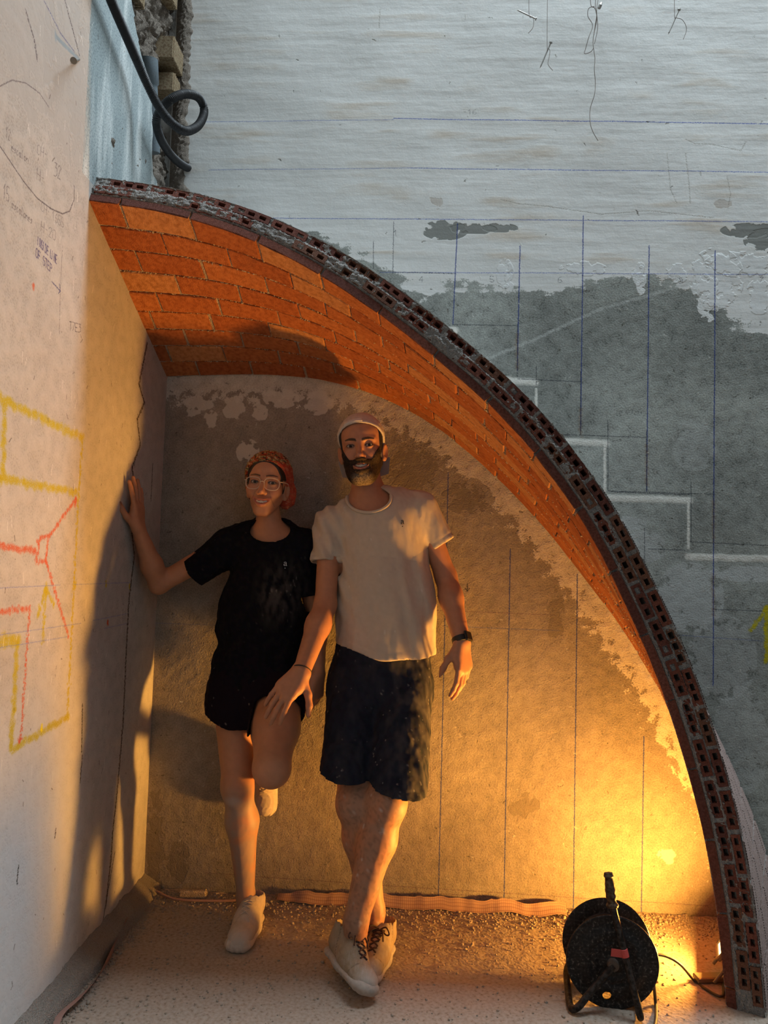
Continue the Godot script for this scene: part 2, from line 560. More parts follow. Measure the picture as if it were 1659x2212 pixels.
	for k in [[850, 255, 1659, 266, 0.8], [440, 262, 850, 258, 0.35], [450, 366, 880, 362, 0.35], [880, 362, 1659, 371, 0.6], [590, 470, 1659, 478, 0.6], [820, 587, 1659, 592, 0.45], [1330, 1362, 1659, 1385, 0.25], [960, 1352, 1210, 1362, 0.35], [330, 1345, 660, 1358, 0.2]]:
		c.line([v2(at(k[0], k[1])), v2(at(k[2], k[3]))], 0.003, blue, k[4], 0.4, 0.2)
	for k in [[988, 482, 978, 700, 0.75], [1123, 530, 1117, 800, 0.8], [1260, 465, 1254, 930, 0.8], [1402, 530, 1397, 1060, 0.8], [1545, 540, 1540, 1480, 0.85], [1102, 1185, 1088, 1965, 0.85], [1247, 1240, 1238, 1970, 0.85], [1391, 1590, 1385, 1975, 0.85], [968, 1020, 946, 1960, 0.75]]:
		c.line([v2(at(k[0], k[1])), v2(at(k[2], k[3]))], 0.0036, blue.darkened(0.2), k[4], 0.4, 0.12)
	for k in [[850, 478, 848, 590], [806, 520, 806, 580], [850, 587, 985, 590], [978, 700, 1118, 703], [1117, 700, 1117, 815], [1118, 818, 1256, 824], [1254, 800, 1254, 938], [1215, 938, 1396, 944], [1397, 930, 1397, 1060], [1313, 1060, 1545, 1067], [1541, 1060, 1541, 1170], [1313, 908, 1313, 1060], [1158, 790, 1158, 830], [1493, 1040, 1493, 1170], [1490, 1170, 1660, 1178], [1320, 1062, 1490, 1068], [1400, 1185, 1480, 1188], [1392, 1140, 1392, 1260], [1545, 1316, 1659, 1320]]:
		c.line([v2(at(k[0], k[1])), v2(at(k[2], k[3]))], 0.0026, ink, 0.75, 0.4, 0.15)
	for k in [[1254, 880, 1254, 940], [1397, 960, 1397, 1050], [1541, 1080, 1541, 1170], [1541, 1240, 1541, 1330], [1117, 720, 1117, 800]]:
		c.line([v2(at(k[0], k[1])), v2(at(k[2], k[3]))], 0.018, Color(0.42, 0.27, 0.17), 0.14, 1.5, 0.3)
	for k in [[440, 1885, 940, 1920], [940, 1920, 1530, 1957], [940, 1930, 1200, 1945], [940, 1318, 1200, 1328]]:
		c.line([v2(at(k[0], k[1])), v2(at(k[2], k[3]))], 0.0026, Color(0.33, 0.22, 0.30), 0.5, 0.4, 0.25)
	c.line([v2(at(1009, 1260)), v2(at(1009, 1276)), v2(at(1004, 1270)), v2(at(1009, 1276)), v2(at(1014, 1271))], 0.003, ink, 0.8)
	for k in [[850, 500, "1"], [905, 600, "4"], [1058, 600, "5"], [1205, 602, "6"], [1335, 604, "7"], [1466, 604, "8"], [1640, 600, "9"]]:
		scrawl(c, k[2], v2(at(k[0], k[1] + 8)), Vector2(1, 0), 0.022, 0.0022, ink, 0.55)
	scrawl(c, "-16", v2(at(1000, 246)), Vector2(1, 0), 0.02, 0.0018, ink, 0.4)
	# pits, scratches and specks
	for k in 2000:
		var q := Vector2(rng.randf_range(-0.98, 1.55), rng.randf_range(0.05, 3.45))
		var low := q.y < 2.25
		var dark := rng.randf() < (0.6 if low else 0.5)
		if not low and rng.randf() < 0.8:
			continue
		var d := Vector2(rng.randfn(0, 0.006), rng.randfn(0, 0.006))
		c.line([q, q + d], rng.randf_range(0.002, 0.006), Color(0.28, 0.26, 0.23) if dark else Color(0.80, 0.79, 0.76), rng.randf_range(0.2, 0.6), 0.8, 0.3, -45.0 if dark else 25.0)
	for k in 40:
		var q := Vector2(rng.randf_range(-0.9, 1.5), rng.randf_range(0.1, 2.2))
		var d := Vector2.from_angle(rng.randf() * TAU) * rng.randf_range(0.02, 0.09)
		c.line([q, q + d * 0.5 + Vector2(rng.randfn(0, 0.006), 0), q + d], 0.0022, Color(0.66, 0.64, 0.60), 0.3, 0.6, 0.4, 15.0)
	# yellow spray arrow, cracks
	var spray := Color(0.72, 0.66, 0.10)
	c.line([v2(at(1655, 1310)), v2(at(1655, 1430))], 0.020, spray, 0.85, 1.5, 0.25)
	c.line([v2(at(1655, 1312)), v2(at(1622, 1362))], 0.016, spray, 0.8, 1.5, 0.3)
	c.line([v2(at(1655, 1312)), v2(at(1690, 1362))], 0.016, spray, 0.8, 1.5, 0.3)
	var crack := Color(0.45, 0.42, 0.38)
	for k in [[[1480, 300], [1500, 310], [1540, 312], [1600, 325], [1612, 305]], [[1480, 330], [1488, 400], [1490, 440]], [[1570, 380], [1578, 420], [1572, 450]], [[1440, 330], [1448, 410], [1462, 440]], [[820, 20], [818, 60]], [[1080, 430], [1120, 440], [1180, 445], [1300, 462], [1400, 455], [1540, 470]]]:
		var pts := []
		for q in k:
			pts.append(v2(at(q[0], q[1])))
		c.line(pts, 0.0035, crack, 0.28, 0.7, 0.3, -30.0)
	return c

func rgb_set(c: Canvas, p: int, r: float, g: float, b: float) -> void:
	c.rgb[p * 3] = clampi(int(r * 255.0), 0, 255)
	c.rgb[p * 3 + 1] = clampi(int(g * 255.0), 0, 255)
	c.rgb[p * 3 + 2] = clampi(int(b * 255.0), 0, 255)

func v2(p: Vector3) -> Vector2:
	return Vector2(p.x, p.y)

func zy(px: float, py: float) -> Vector2:      # a point of the left wall, (1.5 - z, y): the canvas runs from the front to the corner
	var p := on_left(px, py)
	return Vector2(1.5 - p.z, p.y)

func paint_left_wall() -> Canvas:
	var c := Canvas.new(960, 2048, 0.0, 3.5, 585.0)
	var wide := c.noise(0.005, 5, 11, Vector2(2, 2))
	var mid := c.noise(0.03, 5, 12)
	var fine := c.noise(0.22, 3, 13)
	var drag := c.noise(0.02, 4, 14, Vector2(1, 8))
	var smooth_ := c.noise(0.006, 4, 15, Vector2(2, 3))
	for i in c.w:
		var z := 1.5 - i / c.per_m
		for j in c.h:
			var p := j * c.w + i
			var y := c.top - j / c.per_m
			var a := wide[p] / 255.0
			var b := mid[p] / 255.0
			var f := fine[p] / 255.0
			var d := drag[p] / 255.0
			var t := 0.715 + 0.08 * (a - 0.5) + 0.06 * (b - 0.5) + 0.05 * (f - 0.5)
			var r := t
			var g := t * 0.975
			var bl := t * 0.945
			var hgt := 120.0 + (b - 0.5) * 50.0 + (d - 0.5) * 30.0
			var worn := clampf((smooth_[p] / 255.0 - 0.52) * 8.0, 0, 1)
			if f < 0.30 + 0.10 * worn and b < 0.5:      # pits
				r *= 0.955
				g *= 0.95
				bl *= 0.945
				hgt -= 14.0
			if y < 1.0 and z > 0.5:  # daylight on the lower front of the wall, painted in as a paler tone
				var k := clampf((1.0 - y) * 2.0, 0, 1) * clampf((z - 0.5) * 4.0, 0, 1)
				r = lerpf(r, 0.87, k * 0.8)
				g = lerpf(g, 0.88, k * 0.8)
				bl = lerpf(bl, 0.88, k * 0.8)
			if y > 2.34 and z < 0.80 + (b - 0.5) * 0.01:      # skim coat above the vault, its lack of lamp light painted in as grey
				var band := clampf((d - 0.5) * 3.0, 0, 1)
				r = 0.60 + 0.14 * (a - 0.5) + 0.18 * band + 0.10 * (f - 0.5)
				g = 0.64 + 0.14 * (a - 0.5) + 0.16 * band + 0.10 * (f - 0.5)
				bl = 0.645 + 0.14 * (a - 0.5) + 0.15 * band + 0.10 * (f - 0.5)
				if f < 0.33:
					r *= 0.86
					g *= 0.87
					bl *= 0.88
			rgb_set(c, p, r, g, bl)
			c.relief[p] = clampi(int(hgt), 0, 255)
	# rough scraped corner at the top, and the patch edge running down beside the corner
	for k in [[60, 40, 0.2, 0.25], [140, 130, 0.12, 0.3], [170, 220, 0.06, 0.25]]:
		var q := zy(k[0], k[1])
		c.blot(q.x, q.y, k[2], k[3], Color(0.66, 0.645, 0.63), 0.6, mid, 140, -40.0)
	var crack := Color(0.25, 0.19, 0.15)
	var seam := [[318, 740], [300, 830], [312, 870], [296, 905], [303, 960], [285, 1010], [292, 1060], [283, 1130], [290, 1200], [278, 1300], [272, 1420], [266, 1560], [252, 1720], [243, 1800], [240, 1850], [228, 1960]]
	var pts := []
	for q in seam:
		pts.append(zy(q[0], q[1]))
	c.line(pts, 0.010, crack, 0.55, 2.0, 0.45, -50.0)
	c.line(pts, 0.004, crack, 0.8, 1.2, 0.2, -70.0)
	for k in [[[178, 1520], [176, 1625]], [[178, 1630], [173, 1690]], [[120, 1790], [118, 1810]], [[40, 1870], [36, 1910]], [[248, 1840], [222, 1990]], [[330, 1000], [326, 1080], [322, 1250]]]:
		c.line([zy(k[0][0], k[0][1]), zy(k[1][0], k[1][1])], 0.006, Color(0.25, 0.23, 0.20), 0.7, 0.8, 0.3, -30.0)
	# spray paint
	var yel := Color(0.72, 0.64, 0.13)
	var red := Color(0.80, 0.36, 0.24)
	for k in [[-20, 850, 178, 946, 0.030], [12, 870, 4, 1040, 0.026], [-10, 1030, 165, 1063, 0.026], [178, 946, 170, 1063, 0.014], [170, 1063, 145, 1550, 0.012], [148, 1548, 24, 1618, 0.026], [38, 1380, 24, 1618, 0.026], [-20, 1390, 38, 1382, 0.04], [99, 1265, 80, 1335, 0.016], [99, 1270, 92, 1385, 0.014], [99, 1268, 118, 1310, 0.014]]:
		c.line([zy(k[0], k[1]), zy(k[2], k[3])], k[4], yel, 0.62, 2.2, 0.35)
	for k in [[165, 1075, 105, 1160, 0.014], [105, 1155, 78, 1168, 0.014], [104, 1160, 98, 1215, 0.014], [84, 1168, 78, 1210, 0.014], [78, 1210, 100, 1212, 0.014], [-20, 1175, 78, 1190, 0.022], [100, 1215, 148, 1375, 0.013], [-20, 1325, 64, 1314, 0.016], [64, 1314, 44, 1600, 0.010], [42, 1590, 43, 1605, 0.016]]:
		c.line([zy(k[0], k[1]), zy(k[2], k[3])], k[4], red, 0.62, 1.8, 0.35)
	for k in [[99, 1272, 0.03, yel], [163, 1258, 0.02, yel], [229, 1258, 0.014, yel], [280, 1262, 0.014, yel], [233, 1340, 0.015, Color(0.80, 0.25, 0.10)], [163, 1078, 0.022, red], [90, 1568, 0.016, Color(0.95, 0.85, 0.1)], [72, 613, 0.012, red]]:
		var q := zy(k[0], k[1])
		c.line([q, q + Vector2(0, -0.012)], k[2], k[3], 0.7, 1.0, 0.2)
	var blue := Color(0.45, 0.48, 0.72)
	for k in [[-10, 1270, 130, 1263], [-10, 1400, 145, 1375], [-10, 1372, 175, 1346], [160, 1262, 280, 1258], [200, 1340, 275, 1325], [225, 1357, 275, 1346]]:
		c.line([zy(k[0], k[1]), zy(k[2], k[3])], 0.003, blue, 0.5, 0.3, 0.3)
	# pencil: a long curve, notes about the steps
	var lead := Color(0.33, 0.30, 0.31)
	var arc := []
	for q in [[-10, 300], [20, 345], [50, 390], [80, 427], [110, 450], [135, 461], [150, 455], [160, 430], [160, 400]]:
		arc.append(zy(q[0], q[1]))
	c.line(arc, 0.0035, lead, 0.75, 0.3, 0.1)
	var arc2 := []
	for q in [[-10, 190], [25, 172], [55, 178], [85, 200], [105, 230]]:
		arc2.append(zy(q[0], q[1]))
	c.line(arc2, 0.003, lead, 0.6, 0.3, 0.2)
	c.line([zy(135, 530), zy(130, 620), zy(128, 720)], 0.0025, lead, 0.6, 0.3, 0.2)
	c.line([zy(112, 608), zy(130, 628), zy(126, 633)], 0.0035, Color(0.3, 0.3, 0.45), 0.7, 0.3)
	c.line([zy(130, 628), zy(128, 612)], 0.0035, Color(0.3, 0.3, 0.45), 0.7, 0.3)
	c.line([zy(55, 20), zy(75, 90), zy(80, 130)], 0.006, lead, 0.6, 0.8, 0.3)
	c.line([zy(95, 0), zy(130, 70), zy(160, 110)], 0.004, Color(0.35, 0.35, 0.5), 0.6, 0.5, 0.3)
	c.line([zy(140, 0), zy(172, 120)], 0.006, lead, 0.6, 0.8, 0.3)
	for k in [[6, 426, 20, 436, "15", 0.034, 0.9], [25, 446, 70, 484, "escalones", 0.020, 0.75], [12, 296, 22, 304, "12", 0.026, 0.6], [24, 324, 62, 352, "escalon", 0.020, 0.75], [80, 332, 102, 345, "CH-", 0.026, 0.55], [116, 378, 132, 388, "32", 0.036, 0.95], [79, 386, 97, 400, "H-", 0.030, 0.65], [88, 454, 108, 470, "CH-", 0.026, 0.5], [112, 474, 138, 492, "1655", 0.026, 0.5], [88, 498, 121, 520, "H-20", 0.026, 0.6]]:
		between(c, k[4], zy(k[0], k[1]), zy(k[2], k[3]), k[5], 0.0024, lead, k[6] * 0.8)
	var pen := Color(0.27, 0.24, 0.40)
	between(c, "INSIDE LINE", zy(81, 528), zy(123, 570), 0.022, 0.003, pen, 0.8)
	between(c, "OF STEP", zy(77, 553), zy(112, 590), 0.022, 0.003, pen, 0.75)
	between(c, "T7E3", zy(149, 712), zy(175, 718), 0.024, 0.0026, lead, 0.7)
	for k in 260:      # scratches and drips of white
		var q := Vector2(rng.randf_range(0.1, 1.4), rng.randf_range(0.1, 3.3))
		c.line([q, q + Vector2(rng.randfn(0, 0.004), -rng.randf_range(0.005, 0.03))], 0.003, Color(0.93, 0.92, 0.9), 0.5, 0.3, 0.2, 12.0)
	for k in 160:
		var q := Vector2(rng.randf_range(0.1, 1.45), rng.randf_range(0.05, 3.4))
		c.line([q, q + Vector2(rng.randfn(0, 0.005), -rng.randf_range(0.002, 0.016))], 0.0035, Color(0.35, 0.31, 0.28), 0.5, 0.3, 0.2, -25.0)
	return c

# ---------------------------------------------------------------- the room

func room() -> void:
	var c := paint_back_wall()
	var wb := Node3D.new()
	wb.name = "wall_back"
	add_child(wb)
	structure(wb, "back wall, white plaster above bare cement with chalked stair lines")
	var x0 := c.left
	var x1 := c.left + c.w / c.per_m
	var y0 := c.top - c.h / c.per_m
	put("plaster", grid_mesh(52, 70, func(u, v): return Vector3(lerpf(x0, x1, u), lerpf(c.top, y0, v), 0.004 * soft.get_noise_2d(u * 5.0, v * 6.0) - 0.002), func(u, v): return Vector2(u, v)), c.material(0.55), wb)
	var s := st_new()
	box_into(s, Transform3D(Basis(), Vector3(1.15, 3.0, -0.14)), Vector3(5.0, 6.6, 0.24))
	put("masonry", finish(s), M.plaster, wb)
	# left wall, with a chase broken out beside the corner
	var d := paint_left_wall()
	var wl := Node3D.new()
	wl.name = "wall_left"
	add_child(wl)
	structure(wl, "left wall of worn pinkish plaster with spray marks and pencilled notes")
	var notch := [Vector2(0.0, 2.375)]
	var path := [[340, 392], [331, 378], [327, 330], [331, 250], [325, 190], [312, 140], [299, 90], [290, 40], [284, -20], [278, -80]]
	var fine_path := []
	for k in path.size() - 1:
		for i in 6:
			var q := on_left(lerpf(path[k][0], path[k + 1][0], i / 6.0), lerpf(path[k][1], path[k + 1][1], i / 6.0))
			fine_path.append(Vector2(q.z + rng.randf_range(-0.012, 0.012), q.y))
	for q in fine_path:
		if q.y < 3.49 and q.x > 0.01:
			notch.append(q)
	var outline := PackedVector2Array()
	outline.append(Vector2(-0.01, -0.01))
	outline.append(Vector2(-0.01, 2.37))
	for q in notch:
		outline.append(q)
	outline.append(Vector2(notch[-1].x, 3.5))
	outline.append(Vector2(1.5, 3.5))
	outline.append(Vector2(1.5, -0.01))
	var tri := Geometry2D.triangulate_polygon(outline)
	var sp := st_new()
	sp.set_smooth_group(-1)
	for i in range(0, tri.size(), 3):
		var ids := [tri[i], tri[i + 1], tri[i + 2]]
		var a := outline[ids[0]]
		var b := outline[ids[1]]
		var e := outline[ids[2]]
		if (b - a).cross(e - a) < 0.0:
			ids.reverse()
		for k in ids:
			var q := outline[k]
			sp.set_uv(Vector2((1.5 - q.x) * d.per_m / d.w, (d.top - q.y) * d.per_m / d.h))
			sp.add_vertex(Vector3(WALL_X, q.y, q.x))
	for i in outline.size():
		var a := outline[i]
		var b := outline[(i + 1) % outline.size()]
		for q in [[a, 0.0], [b, 0.0], [b, 0.012], [a, 0.0], [b, 0.012], [a, 0.012]]:
			sp.set_uv(Vector2((1.5 - q[0].x) * d.per_m / d.w, (d.top - q[0].y) * d.per_m / d.h))
			sp.add_vertex(Vector3(WALL_X - q[1], q[0].y, q[0].x))
	put("plaster", finish(sp), d.material(0.5), wl)
	s = st_new()
	for k in [[0.6, 4.8, -0.2, 6.3, -1.3, -1.0], [-0.3, 0.6, -0.2, 2.3, -1.3, -1.0], [-0.3, 0.6, 3.8, 6.3, -1.3, -1.0], [-0.3, 0.6, 2.3, 3.8, -1.3, -1.15], [1.5, 4.8, -0.2, 3.5, -1.0, WALL_X], [0.6, 4.8, 3.5, 6.3, -1.0, WALL_X]]:
		box_into(s, Transform3D(Basis(), Vector3((k[4] + k[5]) / 2.0, (k[2] + k[3]) / 2.0, (k[0] + k[1]) / 2.0)), Vector3(k[5] - k[4], k[3] - k[2], k[1] - k[0]))
	put("masonry", finish(s), M.plaster, wl)
	structure(put("wall_right", box_mesh(Vector3(0.2, 6.6, 5.2), 0, Vector3(3.6, 3.0, 2.25)), M.cement))
	s = st_new()
	for k in [[-1.3, 0.6, -0.2, 6.3], [2.2, 3.7, -0.2, 6.3], [0.6, 2.2, -0.2, 1.55], [0.6, 2.2, 3.05, 6.3]]:
		box_into(s, Transform3D(Basis(), Vector3((k[0] + k[1]) / 2.0, (k[2] + k[3]) / 2.0, 4.65)), Vector3(k[1] - k[0], k[3] - k[2], 0.2))
	structure(put("wall_rear", finish(s), M.cement))
	s = st_new()
	for k in [[-1.3, -0.2, -0.3, 4.8], [2.9, 3.7, -0.3, 4.8], [-0.2, 2.9, -0.3, 0.06], [-0.2, 2.9, 0.98, 4.8]]:
		box_into(s, Transform3D(Basis(), Vector3((k[0] + k[1]) / 2.0, 6.25, (k[2] + k[3]) / 2.0)), Vector3(k[1] - k[0], 0.2, k[3] - k[2]))
	structure(put("ceiling", finish(s), M.cement))
	# floor: dusty rubble screed, its dust heaped against the back wall
	var fl := Node3D.new()
	fl.name = "floor"
	add_child(fl)
	structure(fl, "dusty concrete floor strewn with crumbs of mortar")
	put("dust", grid_mesh(460, 200, func(u, v): return floor_point(lerpf(-0.93, 1.45, u), lerpf(0.0, 1.05, v)), null), M.floor, fl)
	s = st_new()
	box_into(s, Transform3D(Basis(), Vector3(1.2, -0.12, 2.25)), Vector3(5.0, 0.22, 5.2))
	put("slab", finish(s), M.floor, fl)

func floor_height(x: float, z: float) -> float:
	var near := exp(-z / 0.06) * (0.6 + 0.4 * sin(x * 9.0 + soft.get_noise_1d(x * 4.0) * 6.0))
	return 0.002 * soft.get_noise_2d(x * 9.0, z * 9.0) + 0.0012 * soft.get_noise_2d(x * 60.0, z * 60.0) + near * (0.010 + 0.002 * soft.get_noise_2d(x * 40.0, z * 40.0)) + maxf(0.0, soft.get_noise_2d(x * 25.0 + 40.0, z * 25.0) - 0.15) * 0.004 * exp(-maxf(z - 0.15, 0.0) / 0.25)

func floor_point(x: float, z: float) -> Vector3:
	var e := minf(1.0, minf((1.05 - z) * 12.0, (1.45 - x) * 12.0))
	return Vector3(x, floor_height(x, z) * e - 0.004 * (1.0 - e), z)

# ---------------------------------------------------------------- the vault

func even(pts: PackedVector3Array) -> PackedVector3Array:      # NT + 1 points at equal steps, smoothed
	var c := curve_points(Array(pts), 0.004)
	var total := 0.0
	for i in c.size() - 1:
		total += c[i].distance_to(c[i + 1])
	var r := PackedVector3Array()
	var acc := 0.0
	var k := 0
	for i in NT + 1:
		var want := total * i / NT
		while k < c.size() - 2 and acc + c[k].distance_to(c[k + 1]) < want:
			acc += c[k].distance_to(c[k + 1])
			k += 1
		r.append(c[k].lerp(c[k + 1], clampf((want - acc) / maxf(c[k].distance_to(c[k + 1]), 1e-6), 0, 1)))
	for n in 40:
		var q := r.duplicate()
		for i in range(1, NT):
			q[i] = (r[i - 1] + r[i] * 2.0 + r[i + 1]) / 4.0
		r = q
	return r

func trace_vault() -> void:
	front = even(PackedVector3Array([Vector3(-0.994, 2.281, 0.75), Vector3(-0.857, 2.269, 0.737), Vector3(-0.72, 2.248, 0.724), Vector3(-0.536, 2.196, 0.706), Vector3(-0.338, 2.108, 0.686), Vector3(-0.157, 1.998, 0.668), Vector3(0.02, 1.868, 0.651), Vector3(0.199, 1.722, 0.634), Vector3(0.35, 1.565, 0.619), Vector3(0.495, 1.368, 0.604), Vector3(0.608, 1.156, 0.593), Vector3(0.707, 0.946, 0.584), Vector3(0.785, 0.728, 0.576), Vector3(0.851, 0.497, 0.57), Vector3(0.893, 0.271, 0.566), Vector3(0.919, 0.046, 0.563), Vector3(0.927, -0.05, 0.562)]))
	back = even(PackedVector3Array([Vector3(-1.009, 1.932, 0), Vector3(-0.804, 1.943, 0), Vector3(-0.606, 1.95, 0), Vector3(-0.393, 1.936, 0), Vector3(-0.201, 1.886, 0), Vector3(-0.022, 1.807, 0), Vector3(0.16, 1.686, 0), Vector3(0.318, 1.545, 0), Vector3(0.461, 1.40, 0), Vector3(0.602, 1.23, 0), Vector3(0.747, 1.045, 0), Vector3(0.86, 0.871, 0), Vector3(0.982, 0.665, 0), Vector3(1.085, 0.455, 0), Vector3(1.168, 0.25, 0), Vector3(1.245, 0.0, 0), Vector3(1.257, -0.05, 0)]))

func arch(t: float, v: float, off := 0.0) -> Vector3:      # t from the left wall to the foot, v from the back wall to the front edge, off outwards from the inner face
	var p := arch_flat(t, v)
	if off == 0.0:
		return p
	var a := arch_flat(minf(t + 0.006, 1.0), v) - arch_flat(maxf(t - 0.006, 0.0), v)
	var b := front[int(clampf(t, 0, 1) * NT)] - back[int(clampf(t, 0, 1) * NT)]
	return p + b.cross(a).normalized() * off

func arch_flat(t: float, v: float) -> Vector3:
	var k := clampf(t, 0.0, 1.0) * NT
	var i := mini(int(k), NT - 1)
	var f := front[i].lerp(front[i + 1], k - i)
	var b := back[i].lerp(back[i + 1], k - i)
	return b.lerp(f, v)

func slab_mesh(t0: float, t1: float, v0: float, v1: float, inner: float, outer: float, nt := 3, nv := 1, ragged := 0.0012, end_mat: Material = null, mat: Material = null) -> ArrayMesh:
	# one brick bent to the vault: its inner face slightly domed with a chamfered rim
	var v := PackedVector3Array()
	var idx := PackedInt32Array()
	var jt := func() -> float: return rng.randfn(0, ragged * 0.3)
	var layer := []
	for l in 3:
		var off: float = [inner, inner + 0.0025, outer][l]
		var inset := 0.0022 if l == 0 else 0.0
		var ring := []
		var len_ := 3.2
		for j in nv + 1:
			for i in nt + 1:
				var tt: float = lerpf(t0 + inset / len_, t1 - inset / len_, float(i) / nt) + jt.call()
				var vv: float = lerpf(v0 + inset / 0.8, v1 - inset / 0.8, float(j) / nv) + (jt.call() * 3.0 if v1 < 1.0 or j < nv else 0.0)
				ring.append(arch(tt, vv, off + rng.randfn(0, 0.0006)))
		layer.append(ring)
	var s := st_new()
	s.set_smooth_group(-1)
	var w := nt + 1
	for l in [0, 2]:
		for j in nv:
			for i in nt:
				var q := [layer[l][j * w + i], layer[l][j * w + i + 1], layer[l][(j + 1) * w + i + 1], layer[l][(j + 1) * w + i]]
				if l == 0:
					q.reverse()
				quad(s, q[3], q[2], q[1], q[0])
	var loop := []
	for i in nt:
		loop.append(i)
	for j in nv:
		loop.append(j * w + nt)
	for i in range(nt, 0, -1):
		loop.append(nv * w + i)
	for j in range(nv, 0, -1):
		loop.append(j * w)
	var se := st_new()      # the front row's end faces take a darker brick than the rest
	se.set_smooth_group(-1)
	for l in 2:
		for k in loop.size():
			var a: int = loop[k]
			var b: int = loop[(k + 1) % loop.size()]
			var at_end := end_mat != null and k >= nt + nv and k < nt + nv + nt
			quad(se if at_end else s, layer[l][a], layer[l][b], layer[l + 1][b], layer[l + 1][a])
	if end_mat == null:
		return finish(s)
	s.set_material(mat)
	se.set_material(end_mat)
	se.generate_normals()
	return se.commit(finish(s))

func vault() -> void:
	var root := thing("brick_vault", "curved thin-brick stair vault of orange tiles springing from the floor up to the left wall", "vault")
	var length := 0.0
	for i in NT:
		length += front[i].distance_to(front[i + 1])
	# inner leaf: nine courses of thin bricks running along the curve
	var per := 0.207 / length
	var rows := 9
	var offs := [0.092, 0.19, 0.085, 0.185, 0.10, 0.05, 0.145, 0.062, 0.15]
	for r in rows:
		var v1 := 1.0 - float(r) / rows
		var v0 := 1.0 - float(r + 1) / rows
		if r == 0:
			v1 = 1.0
		var t: float = -per + offs[r] / length
		while t < 1.0:
			var a := maxf(t, 0.0) + 0.0011
			var b := minf(t + per, 1.0) - 0.0011
			if b - a > 0.006:
				var lift := rng.randfn(0.0, 0.0011)
				var m: Material = bricks[rng.randi() % 4]
				if rng.randf() < 0.13:
					m = bricks[4]
				elif rng.randf() < 0.08:
					m = bricks[5]
				if r == 0 and absf(a - (0.092 / length + 0.0011)) < 0.002:
					m = bricks[4]
				if r == 0:
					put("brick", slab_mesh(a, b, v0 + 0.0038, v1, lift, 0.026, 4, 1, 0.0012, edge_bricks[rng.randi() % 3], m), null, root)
				else:
					put("brick", slab_mesh(a, b, v0 + 0.0038, v1 - 0.0038, lift, 0.026, 4, 1), m, root)
			t += per * rng.randf_range(0.985, 1.015)
	# mortar behind the bricks, ragged in the joints
	var joint := grid_mesh(560, 130, func(u: float, v: float): return arch(u, v * 0.992, 0.0052 + 0.0035 * soft.get_noise_2d(u * 330.0, v * 85.0) + 0.002 * soft.get_noise_2d(u * 900.0, v * 260.0)), null, false)
	put("joint_mortar", joint, M.mortar, root).set_meta("kind", "stuff")
	# crumbs squeezed out of the joints
	var crumb := st_new()
	lathe_into(crumb, Transform3D(), [[0.0001, 1.0], [0.7, 0.6], [1.0, -0.1], [0.6, -0.7], [0.0001, -1.0]], 6)
	var mm := MultiMesh.new()
	mm.transform_format = MultiMesh.TRANSFORM_3D
	mm.mesh = finish(crumb)
	var put_at := []
	for r in range(1, rows):
		for k in 420:
			if rng.randf() < 0.62 + 0.5 * soft.get_noise_2d(k * 0.08, r * 9.0):
				put_at.append([float(k) / 420.0, 1.0 - float(r) / rows + rng.randfn(0, 0.0028)])
	for k in 360:
		put_at.append([rng.randf(), 0.004])
	mm.instance_count = put_at.size()
	for k in put_at.size():
		var sc := rng.randf_range(0.0012, 0.0036)
		mm.set_instance_transform(k, Transform3D(Basis.from_euler(Vector3(rng.randf() * 6, rng.randf() * 6, rng.randf() * 6)).scaled_local(Vector3(sc * rng.randf_range(1.0, 2.6), sc, sc)), arch(put_at[k][0] + rng.randfn(0, 0.0005), put_at[k][1], 0.0025)))
	var mi := MultiMeshInstance3D.new()
	mi.name = "mortar_crumbs"
	mi.multimesh = mm
	mi.material_override = M.mortar
	mi.set_meta("kind", "stuff")
	root.add_child(mi)
	# the front edge: two leaves of hollow bricks bedded in grey mortar
	var T := 0.1
	for leaf in 2:
		var inner := 0.036 if leaf == 0 else 0.070
		var outer := 0.065 if leaf == 0 else 0.0985
		var step := 0.1185 / length
		var t := (0.01 if leaf == 0 else 0.045) / length
		while t + step * 0.9 < 1.0:
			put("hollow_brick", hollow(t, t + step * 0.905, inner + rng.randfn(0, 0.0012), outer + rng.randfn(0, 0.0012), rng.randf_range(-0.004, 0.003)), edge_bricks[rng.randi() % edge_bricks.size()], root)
			t += step * rng.randf_range(0.985, 1.02)
	var face := func(u: float, k: float) -> Vector3:
		var off := lerpf(0.002, T + 0.001, k)
		var t := u
		var n := soft.get_noise_2d(u * 120.0, k * 7.0)
		var n2 := soft.get_noise_2d(u * 420.0 + 7.0, k * 24.0)
		var p := arch(t, 1.0, off + (0.003 * n2 if k > 0.02 and k < 0.97 else 0.0) + (0.004 * n if k > 0.97 else 0.0))
		var cover := 0.0016 + 0.005 * n + 0.003 * n2
		if off < 0.027:
			cover = -0.006 + 0.002 * n2
		elif off < 0.037:
			cover += 0.001
		if off > 0.037 and off < 0.069 and u < 0.55:
			cover += 0.0045 * (1.0 - u)
		if in_hole(u, off, length):
			cover = -0.06
		return p + Vector3(0.06, 0, 1).normalized() * (cover - 0.004)
	put("edge_mortar", grid_mesh(1300, 32, face, null, true), M.edge_mortar, root).set_meta("kind", "stuff")
	# outer face: mortar coat and, where it comes down to the floor, ribbed bricks with white joints
	put("outer_mortar", grid_mesh(240, 40, func(u: float, v: float): return arch(u, v, T + 0.002 * soft.get_noise_2d(u * 120.0, v * 30.0)), null, true), M.white_mortar, root)
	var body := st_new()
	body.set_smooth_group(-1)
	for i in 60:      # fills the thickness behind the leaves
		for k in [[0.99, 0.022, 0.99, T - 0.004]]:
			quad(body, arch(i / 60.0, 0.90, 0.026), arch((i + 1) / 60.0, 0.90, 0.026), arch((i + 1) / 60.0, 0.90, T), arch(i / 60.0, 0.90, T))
	put("core", finish(body), M.dark, root)
